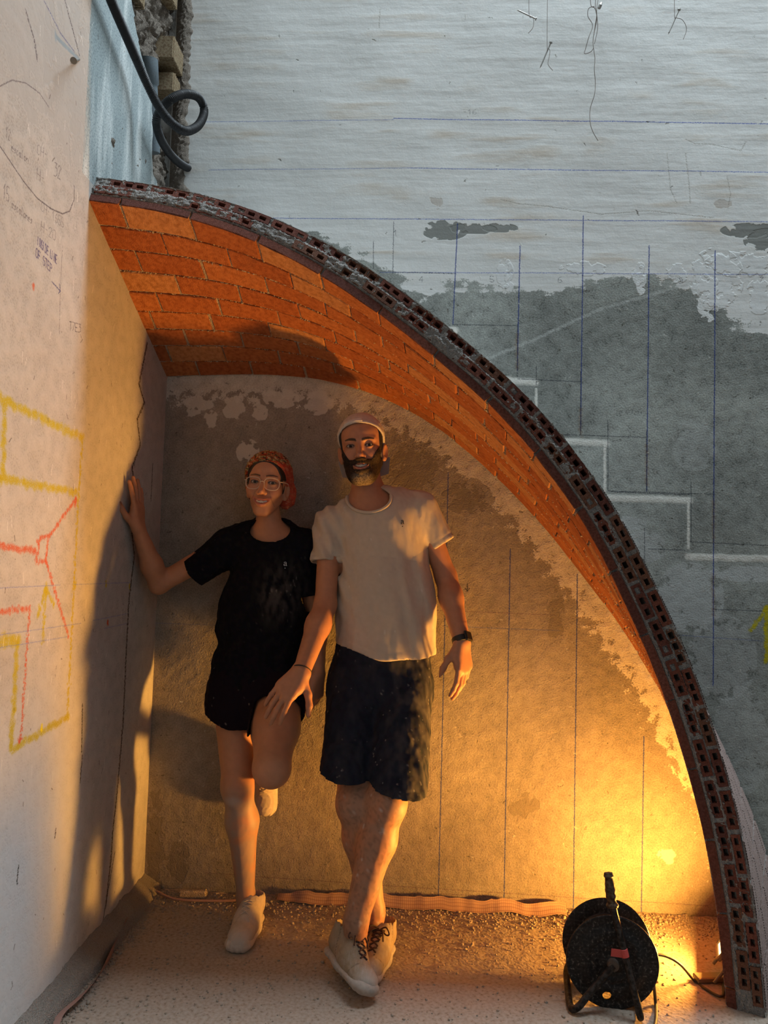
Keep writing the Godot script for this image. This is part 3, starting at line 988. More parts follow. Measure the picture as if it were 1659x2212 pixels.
	var ot := 0.52
	var row := 0
	while ot < 0.995:
		var v := -0.18 if row % 2 == 0 else -0.05
		while v < 1.0:
			var b0 := maxf(v, 0.0) + 0.007
			var b1 := minf(v + 0.27, 1.0) - 0.007
			if b1 - b0 > 0.03:
				put("ribbed_brick", ribs(ot + 0.0022, minf(ot + 0.1185 / length, 1.0) - 0.0022, b0, b1, T), M.ribbed, root)
			v += 0.27
		ot += 0.1185 / length
		row += 1
	root.set_meta("length", length)

var holes := []

func in_hole(t: float, off: float, _length: float) -> bool:
	for h in holes:
		if t > h[0] - 0.001 and t < h[1] + 0.001 and off > h[2] - 0.002 and off < h[3] + 0.002:
			return true
	return false

func hollow(t0: float, t1: float, o0: float, o1: float, proud: float) -> ArrayMesh:      # a hollow brick seen on its end: three rectangular holes
	var s := st_new()
	s.set_smooth_group(-1)
	var dv := 0.115
	var fwd := Vector3(0.06, 0, 1).normalized() * (proud + 0.001)
	var P := func(t: float, o: float, deep: float) -> Vector3: return arch(t, 1.0 - deep, o) + fwd
	var w := t1 - t0
	var lo := o0 + (o1 - o0) * 0.27
	var hi := o0 + (o1 - o0) * 0.73
	var cuts := [t0]
	for k in 3:
		var c := t0 + w * (0.19 + 0.31 * k)
		var jig := rng.randfn(0, w * 0.012)
		cuts.append(c - w * 0.092 + jig)
		cuts.append(c + w * 0.092 + jig)
		if rng.randf() > (0.75 - t0 if o0 < 0.05 else 0.28 - t0 * 0.4):
			holes.append([c - w * 0.092 + jig, c + w * 0.092 + jig, lo, hi])
	cuts.append(t1)
	for i in cuts.size() - 1:
		var a: float = cuts[i]
		var b: float = cuts[i + 1]
		if i % 2 == 0:
			quad(s, P.call(a, o0, 0.0), P.call(a, o1, 0.0), P.call(b, o1, 0.0), P.call(b, o0, 0.0))
		else:
			quad(s, P.call(a, o0, 0.0), P.call(a, lo, 0.0), P.call(b, lo, 0.0), P.call(b, o0, 0.0))
			quad(s, P.call(a, hi, 0.0), P.call(a, o1, 0.0), P.call(b, o1, 0.0), P.call(b, hi, 0.0))
			quad(s, P.call(a, lo, 0.0), P.call(a, hi, 0.0), P.call(a, hi, dv), P.call(a, lo, dv))
			quad(s, P.call(b, hi, 0.0), P.call(b, lo, 0.0), P.call(b, lo, dv), P.call(b, hi, dv))
			quad(s, P.call(b, lo, 0.0), P.call(a, lo, 0.0), P.call(a, lo, dv), P.call(b, lo, dv))
			quad(s, P.call(a, hi, 0.0), P.call(b, hi, 0.0), P.call(b, hi, dv), P.call(a, hi, dv))
	for k in [[t0, o0, t1, o0], [t1, o0, t1, o1], [t1, o1, t0, o1], [t0, o1, t0, o0]]:
		quad(s, P.call(k[0], k[1], 0.0), P.call(k[2], k[3], 0.0), P.call(k[2], k[3], dv), P.call(k[0], k[1], dv))
	return finish(s)

func ribs(t0: float, t1: float, v0: float, v1: float, T: float) -> ArrayMesh:      # a tile whose face carries fine ribs along its length
	var s := st_new()
	s.set_smooth_group(-1)
	var n := 14
	for i in n:
		var a := lerpf(t0, t1, float(i) / n)
		var m := lerpf(t0, t1, (i + 0.5) / n)
		var b := lerpf(t0, t1, (i + 1.0) / n)
		quad(s, arch(a, v0, T + 0.003), arch(a, v1, T + 0.003), arch(m, v1, T + 0.0052), arch(m, v0, T + 0.0052))
		quad(s, arch(m, v0, T + 0.0052), arch(m, v1, T + 0.0052), arch(b, v1, T + 0.003), arch(b, v0, T + 0.003))
	quad(s, arch(t0, v0, T - 0.01), arch(t0, v1, T - 0.01), arch(t0, v1, T + 0.003), arch(t0, v0, T + 0.003))
	quad(s, arch(t0, v1, T - 0.01), arch(t1, v1, T - 0.01), arch(t1, v1, T + 0.003), arch(t0, v1, T + 0.003))
	return finish(s)

# ---------------------------------------------------------------- soft bodies: tapered capsules and eggs joined with a smooth minimum, meshed as surface nets

class Field:
	var a := PackedVector3Array()
	var ba := PackedVector3Array()
	var flat := PackedVector3Array()      # axis along which a capsule is flattened
	var fl := PackedFloat32Array()
	var ra := PackedFloat32Array()
	var rb := PackedFloat32Array()
	var k := PackedFloat32Array()
	var kind := PackedByteArray()      # 0 capsule, 1 egg; +2 cuts
	var inv: Array[Transform3D] = []
	var rad := PackedVector3Array()
	var mid := PackedVector3Array()
	var reach := PackedFloat32Array()
	var extra = null      # (p, d) -> d
	var slack := 0.0
	var frame := Transform3D()      # set while building in a limb's own axes

	func cone(p: Vector3, q: Vector3, r0: float, r1: float, soft_ := 0.02, axis := Vector3.ZERO, squash := 1.0, cut := false) -> void:
		p = frame * p
		q = frame * q
		var n := (frame.basis * axis).normalized() if axis != Vector3.ZERO else Vector3.ZERO
		var f := 1.0 / squash - 1.0
		var d := q - p
		a.append(p)
		ba.append(d + n * (d.dot(n) * f))
		flat.append(n)
		fl.append(f)
		ra.append(r0)
		rb.append(r1)
		k.append(soft_)
		kind.append(2 if cut else 0)
		inv.append(Transform3D())
		rad.append(Vector3.ONE)
		mid.append((p + q) / 2.0)
		reach.append(p.distance_to(q) / 2.0 + maxf(r0, r1) + soft_)
	func ball(p: Vector3, r: float, soft_ := 0.01, cut := false) -> void:
		cone(p, p + Vector3(0, 1e-4, 0), r, r, soft_, Vector3.ZERO, 1.0, cut)
	func egg(c: Vector3, r: Vector3, soft_ := 0.02, turn := Basis(), cut := false) -> void:
		var t := frame * Transform3D(turn, c)
		a.append(t.origin)
		ba.append(Vector3.UP)
		flat.append(Vector3.ZERO)
		fl.append(0.0)
		ra.append(0.0)
		rb.append(0.0)
		k.append(soft_)
		kind.append(3 if cut else 1)
		inv.append(t.affine_inverse())
		rad.append(r)
		mid.append(t.origin)
		reach.append(maxf(r.x, maxf(r.y, r.z)) * 1.3 + soft_ + 0.01)
	func near(c: Vector3, r: float) -> PackedInt32Array:
		var list := PackedInt32Array()
		for i in a.size():
			if c.distance_to(mid[i]) < reach[i] + r + slack:
				list.append(i)
		return list
	func raw(p: Vector3, list: PackedInt32Array) -> float:
		var d := 1e3
		for i in list:
			var e: float
			var t := kind[i]
			if t & 1:
				var q := inv[i] * p
				var u := q / rad[i]
				var m := u.length()
				e = m * (m - 1.0) / maxf((u / rad[i]).length(), 1e-6)
			else:
				var v := p - a[i]
				if fl[i] != 0.0:
					v += flat[i] * (v.dot(flat[i]) * fl[i])
				var b := ba[i]
				var h := clampf(v.dot(b) / b.dot(b), 0.0, 1.0)
				e = (v - b * h).length() - lerpf(ra[i], rb[i], h)
				if fl[i] != 0.0:
					e *= 0.85
			var s := k[i]
			if t & 2:
				var w := maxf(s - absf(d + e), 0.0)
				d = maxf(d, -e) + w * w * 0.25 / s
			else:
				var w := maxf(s - absf(d - e), 0.0)
				d = minf(d, e) - w * w * 0.25 / s
		return d
	func dist(p: Vector3, list: PackedInt32Array) -> float:
		var d := raw(p, list)
		return extra.call(p, d) if extra != null else d

class Net:
	var fld: Field
	var box: AABB
	var cell: float
	var skip: Array
	var results := []
	var nb: Vector3i
	var dims: Vector3i
	const B := 6

	func run(bx: int) -> void:
		var keys := PackedInt64Array()
		var pts := PackedVector3Array()
		var edges := PackedInt64Array()      # key * 8 + axis * 2 + direction
		var s := PackedFloat32Array()
		s.resize((B + 1) * (B + 1) * (B + 1))
		var R := B * cell * 0.866
		for by in nb.y:
			for bz in nb.z:
				var o := box.position + Vector3(bx, by, bz) * (B * cell)
				var c := o + Vector3.ONE * (B * cell * 0.5)
				var list := fld.near(c, R)
				if list.is_empty():
					continue
				var dc := fld.dist(c, list)
				if absf(dc) > R * 2.0 + fld.slack:
					continue
				var n := 0
				var any_in := false
				var any_out := false
				for i in B + 1:
					for j in B + 1:
						for k in B + 1:
							var d := fld.dist(o + Vector3(i, j, k) * cell, list)
							s[n] = d
							n += 1
							if d < 0.0:
								any_in = true
							else:
								any_out = true
				if not (any_in and any_out):
					continue
				for i in B:
					for j in B:
						for k in B:
							var q := (i * (B + 1) + j) * (B + 1) + k
							var v := [s[q], s[q + 49], s[q + 7], s[q + 56], s[q + 1], s[q + 50], s[q + 8], s[q + 57]]      # bit 0 x, bit 1 y, bit 2 z
							var m := 0
							for e in 8:
								if v[e] < 0.0:
									m |= 1 << e
							if m == 0 or m == 255:
								continue
							var sum := Vector3.ZERO
							var cnt := 0
							for e in 8:
								for ax in 3:
									if e & (1 << ax):
										continue
									var e2 := e | (1 << ax)
									if (v[e] < 0.0) != (v[e2] < 0.0):
										var t: float = v[e] / (v[e] - v[e2])
										var p := Vector3(e & 1, (e >> 1) & 1, (e >> 2) & 1)
										p[ax] += t
										sum += p
										cnt += 1
							var at_ := o + (Vector3(i, j, k) + sum / cnt) * cell
							var gi := bx * B + i
							var gj := by * B + j
							var gk := bz * B + k
							var key := (gi * dims.y + gj) * dims.z + gk
							keys.append(key)
							pts.append(at_)
							for ax in 3:
								var e2 := 1 << ax
								if (v[0] < 0.0) != (v[e2] < 0.0):
									edges.append(key * 8 + ax * 2 + (1 if v[0] < 0.0 else 0))
		results[bx] = [keys, pts, edges]

func net(fld: Field, box: AABB, cell: float, sink: Dictionary, skip := []) -> void:
	var w := Net.new()
	w.fld = fld
	w.box = box
	w.cell = cell
	w.nb = Vector3i((box.size / (cell * Net.B)).ceil())
	w.dims = w.nb * Net.B + Vector3i.ONE
	w.results.resize(w.nb.x)
	var id := WorkerThreadPool.add_group_task(w.run, w.nb.x)
	WorkerThreadPool.wait_for_group_task_completion(id)
	var where := {}
	for r in w.results:
		var keys: PackedInt64Array = r[0]
		var pts: PackedVector3Array = r[1]
		for i in keys.size():
			where[keys[i]] = sink.v.size()
			sink.v.append(pts[i])
	var dz := 1
	var dy := w.dims.z
	var dx := w.dims.y * w.dims.z
	for r in w.results:
		for e in r[2]:
			var key: int = e >> 3
			var ax: int = (e >> 1) & 3
			var s1: int = [dy, dz, dx][ax]
			var s2: int = [dz, dx, dy][ax]
			var k := [key, key - s1, key - s1 - s2, key - s2]
			if not (where.has(k[1]) and where.has(k[2]) and where.has(k[3])):
				continue
			var q := [where[k[0]], where[k[1]], where[k[2]], where[k[3]]]
			if skip.size():
				var m: Vector3 = (sink.v[q[0]] + sink.v[q[2]]) / 2.0
				var out := false
				for b in skip:
					if b.has_point(m):
						out = true
				if out:
					continue
			if e & 1:
				q.reverse()
			sink.i.append_array(PackedInt32Array([q[0], q[1], q[2], q[0], q[2], q[3]]))

func sink_new() -> Dictionary:
	return {"v": PackedVector3Array(), "i": PackedInt32Array()}

func skin_mesh(sink: Dictionary, colour: Callable) -> ArrayMesh:
	var c := PackedColorArray()
	for p in sink.v:
		c.append(colour.call(p))
	return indexed(sink.v, sink.i, PackedVector2Array(), c)

func field_box(fld: Field, grow := 0.02) -> AABB:
	var b := AABB(fld.mid[0], Vector3.ZERO)
	for i in fld.a.size():
		if fld.kind[i] & 2:
			continue
		b = b.merge(AABB(fld.mid[i] - Vector3.ONE * fld.reach[i], Vector3.ONE * fld.reach[i] * 2.0))
	return b.grow(grow)

func seen(fld: Field, px: float, py: float) -> Vector3:      # where the line of sight through a pixel meets the field
	var r := (look * Vector3((px - 829.5) / FOCAL, (1106.0 - py) / FOCAL, -1.0)).normalized()
	var t := 1.8
	var all := PackedInt32Array(range(fld.a.size()))
	for n in 80:
		var d := fld.raw(EYE + r * t, all)
		if d < 0.0005 or t > 3.0:
			break
		t += d * 0.7
	return EYE + r * t

# a hand: fingers along y, thumb side x, back of the hand z (in t's axes)
func hand(f: Field, t: Transform3D, size: float, curl: Array, thumb: Array, spread := 0.06) -> void:
	var old := f.frame
	f.frame = old * t
	var s := size
	var kx := [0.029, 0.0095, -0.0105, -0.029]
	var ky := [0.090, 0.095, 0.090, 0.079]
	var len_ := [[0.044, 0.026, 0.021], [0.048, 0.030, 0.022], [0.045, 0.028, 0.022], [0.035, 0.021, 0.019]]
	for i in 4:
		var kn := Vector3(kx[i], ky[i], 0.002) * s
		f.cone(Vector3(kx[i] * 0.55, 0.004, 0.0) * s, kn, 0.0145 * s, 0.0108 * s, 0.016 * s)
		f.cone(Vector3(kx[i] * 0.7, 0.03, -0.008) * s, kn + Vector3(0, -0.012, -0.006) * s, 0.012 * s, 0.010 * s, 0.014 * s)
		var p := kn
		var a := 0.0
		var side := spread * (1.5 - i)
		for j in 3:
			a += curl[i][j]
			var d := Vector3(sin(side) * cos(a), cos(a) * cos(side), -sin(a))
			var q: Vector3 = p + d * (len_[i][j] * s)
			var thick: float = [0.0098, 0.0089, 0.0081, 0.0068][j] * s * (0.88 if i == 3 else 1.0)
			var thin: float = [0.0098, 0.0089, 0.0081, 0.0070][j + 1] * s * (0.88 if i == 3 else 1.0)
			f.cone(p, q, thick, thin, 0.004 * s)
			p = q
	# the thumb leaves the side of the palm near the wrist
	f.cone(Vector3(0.014, 0.012, -0.004) * s, Vector3(0.030, 0.050, -0.010) * s, 0.016 * s, 0.014 * s, 0.014 * s)
	var p := Vector3(0.024, 0.022, -0.008) * s
	var out: float = thumb[0]
	var down: float = thumb[1]
	for j in 3:
		var d := Vector3(sin(out) * cos(down), cos(out) * cos(down), -sin(down))
		var q: Vector3 = p + d * ([0.043, 0.034, 0.028][j] * s)
		f.cone(p, q, [0.0145, 0.0115, 0.0105][j] * s, [0.0115, 0.0105, 0.0078][j] * s, 0.007 * s)
		p = q
		out -= thumb[2]
		down += thumb[3]
	f.frame = old

func axes(y: Vector3, z_hint: Vector3, where: Vector3, mirror := false) -> Transform3D:      # y kept, z as near to z_hint as it can be
	var yy := y.normalized()
	var zz := (z_hint - yy * z_hint.dot(yy)).normalized()
	var xx := yy.cross(zz)
	return Transform3D(Basis(-xx if mirror else xx, yy, zz), where)

func skull(f: Field, t: Transform3D, man: bool, ears := true) -> void:
	f.frame = t
	var w := 1.0 if man else 0.95
	f.egg(Vector3(0, 0.036, -0.014), Vector3(0.073 * w, 0.083, 0.093), 0.01)
	f.egg(Vector3(0, 0.040, 0.026), Vector3(0.060 * w, 0.046, 0.052), 0.03)
	f.egg(Vector3(0, -0.022, 0.024), Vector3(0.060 * w, 0.062, 0.056), 0.03)
	f.egg(Vector3(0, -0.070, 0.022), Vector3((0.050 if man else 0.043) * w, 0.040, 0.054), 0.03)
	f.egg(Vector3(0, -0.067, 0.052), Vector3(0.032, 0.024, 0.034), 0.02)
	f.cone(Vector3(-0.010, -0.104, 0.058), Vector3(0.010, -0.104, 0.058), 0.017 if man else 0.0145, 0.017 if man else 0.0145, 0.022)
	for s in [-1.0, 1.0]:
		if man:
			f.cone(Vector3(s * 0.052, -0.058, -0.006), Vector3(s * 0.018, -0.100, 0.052), 0.014, 0.014, 0.022)
		else:
			f.cone(Vector3(s * 0.044, -0.054, -0.004), Vector3(s * 0.014, -0.100, 0.048), 0.012, 0.012, 0.022)
		f.ball(Vector3(s * 0.041, -0.030, 0.055), 0.0215, 0.020)
		f.cone(Vector3(s * 0.013, 0.0195, 0.0805), Vector3(s * 0.047, 0.021, 0.063), 0.0075 if man else 0.006, 0.0065, 0.014)
		f.egg(Vector3(s * 0.0325, 0.001, 0.090), Vector3(0.0185, 0.0105, 0.0135), 0.012, Basis(), true)
		f.ball(Vector3(s * 0.0325, -0.0005, 0.0695), 0.0142, 0.004)
		f.egg(Vector3(s * 0.0325, -0.0008, 0.0835), Vector3(0.0125, 0.0041, 0.012), 0.0025, Basis(Vector3.BACK, s * 0.08), true)
		if not ears:
			continue
		var tilt := Basis(Vector3.UP, -s * 0.55) * Basis(Vector3.BACK, -s * 0.10)
		f.egg(Vector3(s * (0.0790 if man else 0.0740) * w, -0.022, -0.010), Vector3(0.0068, 0.0300, 0.0165), 0.006, tilt)
		f.egg(Vector3(s * (0.0755 if man else 0.0715) * w, -0.044, -0.004), Vector3(0.0060, 0.0100, 0.0090), 0.006, tilt)
		f.egg(Vector3(s * (0.0790 if man else 0.0740) * w, -0.019, -0.010) + tilt * Vector3(s * 0.0058, 0, 0.002), Vector3(0.0055, 0.0205, 0.0100), 0.003, tilt, true)
	f.cone(Vector3(0, 0.012, 0.079), Vector3(0, -0.034, 0.102), 0.0075, 0.0105, 0.012)
	f.ball(Vector3(0, -0.0365, 0.1035), 0.0108 if man else 0.0098, 0.006)
	for s in [-1.0, 1.0]:
		f.ball(Vector3(s * 0.0125, -0.0395, 0.0925), 0.0078, 0.007)
		f.ball(Vector3(s * 0.0062, -0.0475, 0.0985), 0.0034, 0.003, true)
	# a smiling mouth
	for s in [-1.0, 1.0]:
		f.cone(Vector3(s * 0.0300, -0.0565, 0.0720), Vector3(s * 0.011, -0.0635, 0.0875), 0.0042, 0.005, 0.007)
		f.cone(Vector3(s * 0.011, -0.0635, 0.0875), Vector3(0, -0.0645, 0.0895), 0.005, 0.005, 0.006)
		f.cone(Vector3(s * 0.0300, -0.0575, 0.0720), Vector3(s * 0.012, -0.0775, 0.0855), 0.0042, 0.0055, 0.007)
		f.cone(Vector3(s * 0.012, -0.0775, 0.0855), Vector3(0, -0.0800, 0.0875), 0.0055, 0.006, 0.006)
	f.egg(Vector3(0, -0.0708, 0.0930), Vector3(0.0180, 0.0064, 0.0105), 0.002, Basis(), true)
	for s in [-1.0, 1.0]:
		f.egg(Vector3(s * 0.0180, -0.0668, 0.0865), Vector3(0.0120, 0.0046, 0.0100), 0.002, Basis(Vector3.BACK, s * 0.42) * Basis(Vector3.UP, s * 0.4), true)
	f.frame = Transform3D()

func eyes_and_teeth(parent: Node3D, t: Transform3D, iris: Color) -> void:
	for s in [-1.0, 1.0]:
		var m := SphereMesh.new()
		m.radius = 0.0122
		m.height = 0.0244
		m.radial_segments = 40
		m.rings = 24
		var arrays := m.get_mesh_arrays()
		var c := PackedColorArray()
		var eye_at := Vector3(s * 0.0325, -0.0005, 0.0695)
		var look_at_ := (t.affine_inverse() * EYE - eye_at).normalized()
		for p in arrays[Mesh.ARRAY_VERTEX]:
			var a := rad_to_deg(acos(clampf(p.normalized().dot(look_at_), -1, 1)))
			c.append(Color(0.01, 0.008, 0.007) if a < 13.0 else iris if a < 27.0 else Color(0.02, 0.015, 0.01) if a < 30.0 else Color(0.36, 0.32, 0.29))
		arrays[Mesh.ARRAY_COLOR] = c
		var am := ArrayMesh.new()
		am.add_surface_from_arrays(Mesh.PRIMITIVE_TRIANGLES, arrays)
		var eye_mat := vertex_mat(0.18, 0.3)
		var o := put("eyeball", am, eye_mat, parent)
		o.transform = t * Transform3D(Basis(), eye_at)
	var st := st_new()
	st.set_smooth_group(-1)
	for i in 10:
		var a := -0.5 + 0.1 * i
		var arc := func(x: float, y: float, z: float) -> Vector3: return t * Vector3(x * 0.046, y, z - 0.0012 - x * x * 0.050)
		var y0 := -0.0650 + 0.016 * pow(a + 0.05, 2)
		var low := -0.0745 + 0.026 * pow(a + 0.05, 2) + (0.0006 if i % 2 else 0.0)
		quad(st, arc.call(a + 0.006, low, 0.0875), arc.call(a + 0.004, y0, 0.0865), arc.call(a + 0.096, y0, 0.0865), arc.call(a + 0.094, low, 0.0875))
		quad(st, arc.call(a, low, 0.084), arc.call(a + 0.006, low, 0.0875), arc.call(a + 0.094, low, 0.0875), arc.call(a + 0.1, low, 0.084))
	put("teeth", finish(st), solid(Color(0.72, 0.66, 0.56), 0.3), parent)

# ---------------------------------------------------------------- the couple

func part(root: Node3D, called: String, mesh: Mesh, mat: Material, parent: Node3D = null) -> MeshInstance3D:      # meshes are built in the room's axes
	var o := put(called, mesh, mat, parent if parent else root)
	if parent == null:
		o.position = -root.position
	return o

func nz(p: Vector3, s: float) -> float:
	return soft.get_noise_3d(p.x * s, p.y * s, p.z * s)

func mixc(a: Color, b: Color, k: float) -> Color:
	return a.lerp(b, clampf(k, 0.0, 1.0))

func face_colour(q: Vector3, base: Color, man: bool) -> Color:      # q in the head's own axes
	var c := base
	if q.z < 0.02 or q.y < -0.13:
		return c
	var x := absf(q.x)
	c = mixc(c, Color(0.50, 0.17, 0.11), 0.35 * clampf(1.0 - Vector2(x - 0.044, q.y + 0.032).length() / 0.022, 0, 1))
	c = mixc(c, Color(0.48, 0.17, 0.11), 0.30 * clampf(1.0 - Vector2(x, q.y + 0.036).length() / 0.016, 0, 1))
	var brow_y := 0.0205 + 0.004 * sin(clampf((x - 0.012) / 0.036, 0, 1) * 2.6) - (0.002 if man else -0.001)
	if x > 0.010 and x < 0.050 and q.z > 0.05:
		var th := (0.0048 if man else 0.0032) * (1.0 - 0.5 * clampf((x - 0.03) / 0.02, 0, 1))
		c = mixc(c, Color(0.022, 0.014, 0.010), clampf((th - absf(q.y - brow_y)) / 0.0018 + 0.4, 0, 1) * (0.95 if man else 0.85))
	var ex := Vector2((x - 0.0325) / 0.0135, (q.y + 0.0008) / 0.0056).length()
	if q.z > 0.06:
		c = mixc(c, Color(0.05, 0.025, 0.018), clampf((1.30 - ex) / 0.18, 0, 1) * (1.0 if q.y > -0.001 else 0.6))
		c = mixc(c, c * 0.72, clampf((2.0 - ex) / 0.8, 0, 1) * 0.45)
	var u := x / 0.0300
	var up_y := -0.0640 + 0.0068 * u * u
	var lo_y := -0.0800 + 0.0222 * u * u
	if u < 1.12 and q.z > 0.06:
		var lip := maxf(0.0046 - absf(q.y - up_y), 0.0060 - absf(q.y - lo_y))
		c = mixc(c, Color(0.44, 0.12, 0.09), clampf(lip / 0.002, 0, 1) * (0.6 if man else 0.7))
		if q.y < up_y - 0.0035 and q.y > lo_y + 0.0035 and q.z < 0.0865 - x * x * 22.0:
			c = Color(0.06, 0.015, 0.012)
	if not man:
		var fold := Vector2(x - 0.026 - (-0.036 - q.y) * 0.35, 0).length()
		if q.y < -0.034 and q.y > -0.082:
			c = mixc(c, c * 0.55, clampf((0.0022 - fold) / 0.0015, 0, 1) * 0.7)
	else:
		for k in 3:      # laughter lines by the eyes
			var ly := -0.004 - 0.006 * k + (x - 0.05) * (0.3 - 0.5 * k)
			if x > 0.050 and x < 0.062:
				c = mixc(c, c * 0.6, clampf((0.0012 - absf(q.y - ly)) / 0.001, 0, 1) * 0.5)
	return c

func people() -> void:
	man()
	woman()

func man() -> void:
	var root := thing("person", "bearded man in a beige T-shirt, dusty navy shorts and backwards cap, leaning with crossed legs", "person", Vector3(-0.14, 0, 0.42), "couple under the vault")
	var head := Transform3D(Basis.from_euler(Vector3(0.04, -0.03, 0.10)), at(782, 967, 0.215))
	var sh_r := at(714, 1128, 0.165)
	var el_r := at(703, 1306, 0.255)
	var wr_r := at(652, 1450, 0.46)
	var sh_l := at(912, 1108, 0.165)
	var el_l := at(963, 1245, 0.165)
	var wr_l := at(998, 1388, 0.29)
	var hip_r := at(780, 1470, 0.21)
	var hip_l := at(878, 1472, 0.21)
	var kn_r := at(768, 1735, 0.40)
	var an_r := at(806, 1968, 0.375)
	var kn_l := at(836, 1735, 0.445)
	var an_l := at(769, 1990, 0.505)
	var f := Field.new()
	skull(f, head, true)
	f.cone(head * Vector3(0, -0.055, -0.028), at(799, 1092, 0.165), 0.051, 0.056, 0.02)
	# trunk
	f.cone(at(812, 1145, 0.155), at(826, 1330, 0.185), 0.145, 0.140, 0.05, Vector3.BACK, 0.62)
	f.cone(at(826, 1340, 0.19), at(828, 1440, 0.205), 0.140, 0.150, 0.05, Vector3.BACK, 0.66)
	f.cone(at(798, 1092, 0.15), sh_r, 0.044, 0.040, 0.04)
	f.cone(at(798, 1092, 0.15), sh_l, 0.044, 0.040, 0.04)
	# arms
	f.cone(sh_r, el_r, 0.042, 0.037, 0.02)
	f.cone(el_r, el_r.lerp(wr_r, 0.35), 0.037, 0.0415, 0.02)
	f.cone(el_r.lerp(wr_r, 0.3), wr_r, 0.0415, 0.0275, 0.02)
	f.cone(sh_l, el_l, 0.042, 0.037, 0.02)
	f.cone(el_l, el_l.lerp(wr_l, 0.35), 0.037, 0.0410, 0.02)
	f.cone(el_l.lerp(wr_l, 0.3), wr_l, 0.0410, 0.0275, 0.02)
	# legs
	for k in [[hip_r, kn_r, an_r], [hip_l, kn_l, an_l]]:
		f.cone(k[0], k[1], 0.085, 0.058, 0.03)
		f.ball(k[1] + Vector3(0, 0.0, 0.012), 0.050, 0.03)
		f.cone(k[1], k[1].lerp(k[2], 0.33) + Vector3(0, 0, -0.012), 0.053, 0.0575, 0.03)
		f.cone(k[1].lerp(k[2], 0.33) + Vector3(0, 0, -0.012), k[2], 0.0575, 0.036, 0.03)
		f.cone(k[2], k[2] + Vector3(0, -0.06, 0), 0.036, 0.036, 0.02)
	# hands: one on her thigh, one hanging
	var to_r := at(594, 1520, 0.520) - wr_r
	var hr := axes(to_r, Vector3(-0.1, 0.45, 1.0), wr_r, false)
	var flip_r := Transform3D(Basis(hr.basis.x, hr.basis.y, hr.basis.z), hr.origin)
	if flip_r.basis.x.x < 0.0:
		flip_r.basis.x = -flip_r.basis.x
	var hf := Field.new()
	hand(f, flip_r, 1.0, [[0.50, 0.25, 0.15], [0.40, 0.30, 0.15], [0.36, 0.30, 0.15], [0.30, 0.30, 0.2]], [1.0, 0.35, 0.25, 0.08], 0.06)
	var to_l := at(1003, 1470, 0.315) - wr_l
	var hl := axes(to_l, Vector3(0.75, 0.1, 0.66), wr_l)
	if hl.basis.x.x > 0.0:
		hl.basis.x = -hl.basis.x
	hand(f, hl, 1.0, [[0.25, 0.30, 0.15], [0.30, 0.32, 0.18], [0.38, 0.38, 0.2], [0.45, 0.4, 0.2]], [0.62, 0.42, 0.28, 0.05], 0.03)
	var boxes := [AABB(head.origin - Vector3(0.11, 0.15, 0.13), Vector3(0.22, 0.30, 0.27)), AABB(wr_r, Vector3.ZERO).expand(wr_r + to_r.normalized() * 0.2).grow(0.055), AABB(wr_l, Vector3.ZERO).expand(wr_l + to_l.normalized() * 0.2).grow(0.06)]
	var sink := sink_new()
	var skips := []
	for b in boxes:
		skips.append(b.grow(-0.008))
	net(f, field_box(f), 0.0085, sink, skips)
	net(f, boxes[0], 0.0023, sink)
	net(f, boxes[1], 0.0027, sink)
	net(f, boxes[2], 0.0027, sink)
	var inv := head.affine_inverse()
	var skin := Color(0.43, 0.19, 0.105)
	var body := part(root, "body", skin_mesh(sink, func(p: Vector3) -> Color:
		var q := inv * p
		var c := skin * (1.0 + 0.12 * nz(p, 45.0))
		if p.y < 0.62:      # dust and hair on the shins
			c = mixc(c, Color(0.30, 0.19, 0.13), clampf(nz(p, 12.0) * 1.2 + 0.3, 0, 0.5))
			c = mixc(c, Color(0.10, 0.055, 0.035), clampf(nz(p * Vector3(3, 1, 3), 60.0) * 1.5 - 0.1, 0, 0.4))
			c = mixc(c, Color(0.62, 0.58, 0.54), clampf((nz(p * Vector3(2.5, 0.5, 2.5) + Vector3(9, 9, 9), 40.0) - 0.52) * 5.0, 0, 0.5))
		if q.length() < 0.17:
			c = face_colour(q, c, true)
		return c), M.skin_man)
	eyes_and_teeth(body, head, Color(0.045, 0.022, 0.012))
	# beard and hair follow the skin
	var bf := Field.new()
	skull(bf, head, true, false)
	bf.slack = 0.02
	bf.extra = func(p: Vector3, d: float) -> float:
		var q := inv * p
		var x := absf(q.x)
		var m: float
		if x > 0.030:
			m = (-0.058 + (x - 0.034) / 0.034 * 0.058) - q.y
			if x < 0.040:
				m = maxf(m, minf(-0.048 - q.y, 0.01))
		else:
			m = maxf(-0.0865 + 0.008 * (x / 0.03) * (x / 0.03) - q.y, minf(q.y + 0.0625 + 0.003 * (x / 0.03), -0.0462 - 0.003 * (x / 0.03) - q.y))
		m = minf(m, q.z + 0.012 - (0.02 if q.y > -0.05 else 0.0) + 0.02)
		if x > 0.066 and q.z < 0.0:
			m = minf(m, q.z + 0.01)
		var thick := 0.0026 + 0.0035 * smoothstep(0.040, 0.025, x) * smoothstep(-0.07, -0.055, q.y) + 0.011 * smoothstep(-0.055, -0.115, q.y) * smoothstep(-0.02, 0.05, q.z) + 0.0022 * nz(q * Vector3(1.6, 0.6, 1.0), 260.0)
		return maxf(d - thick, -m + 0.0012 * nz(q, 200.0))
	sink = sink_new()
	net(bf, AABB(head.origin - Vector3(0.10, 0.15, 0.06), Vector3(0.20, 0.18, 0.2)), 0.0023, sink)
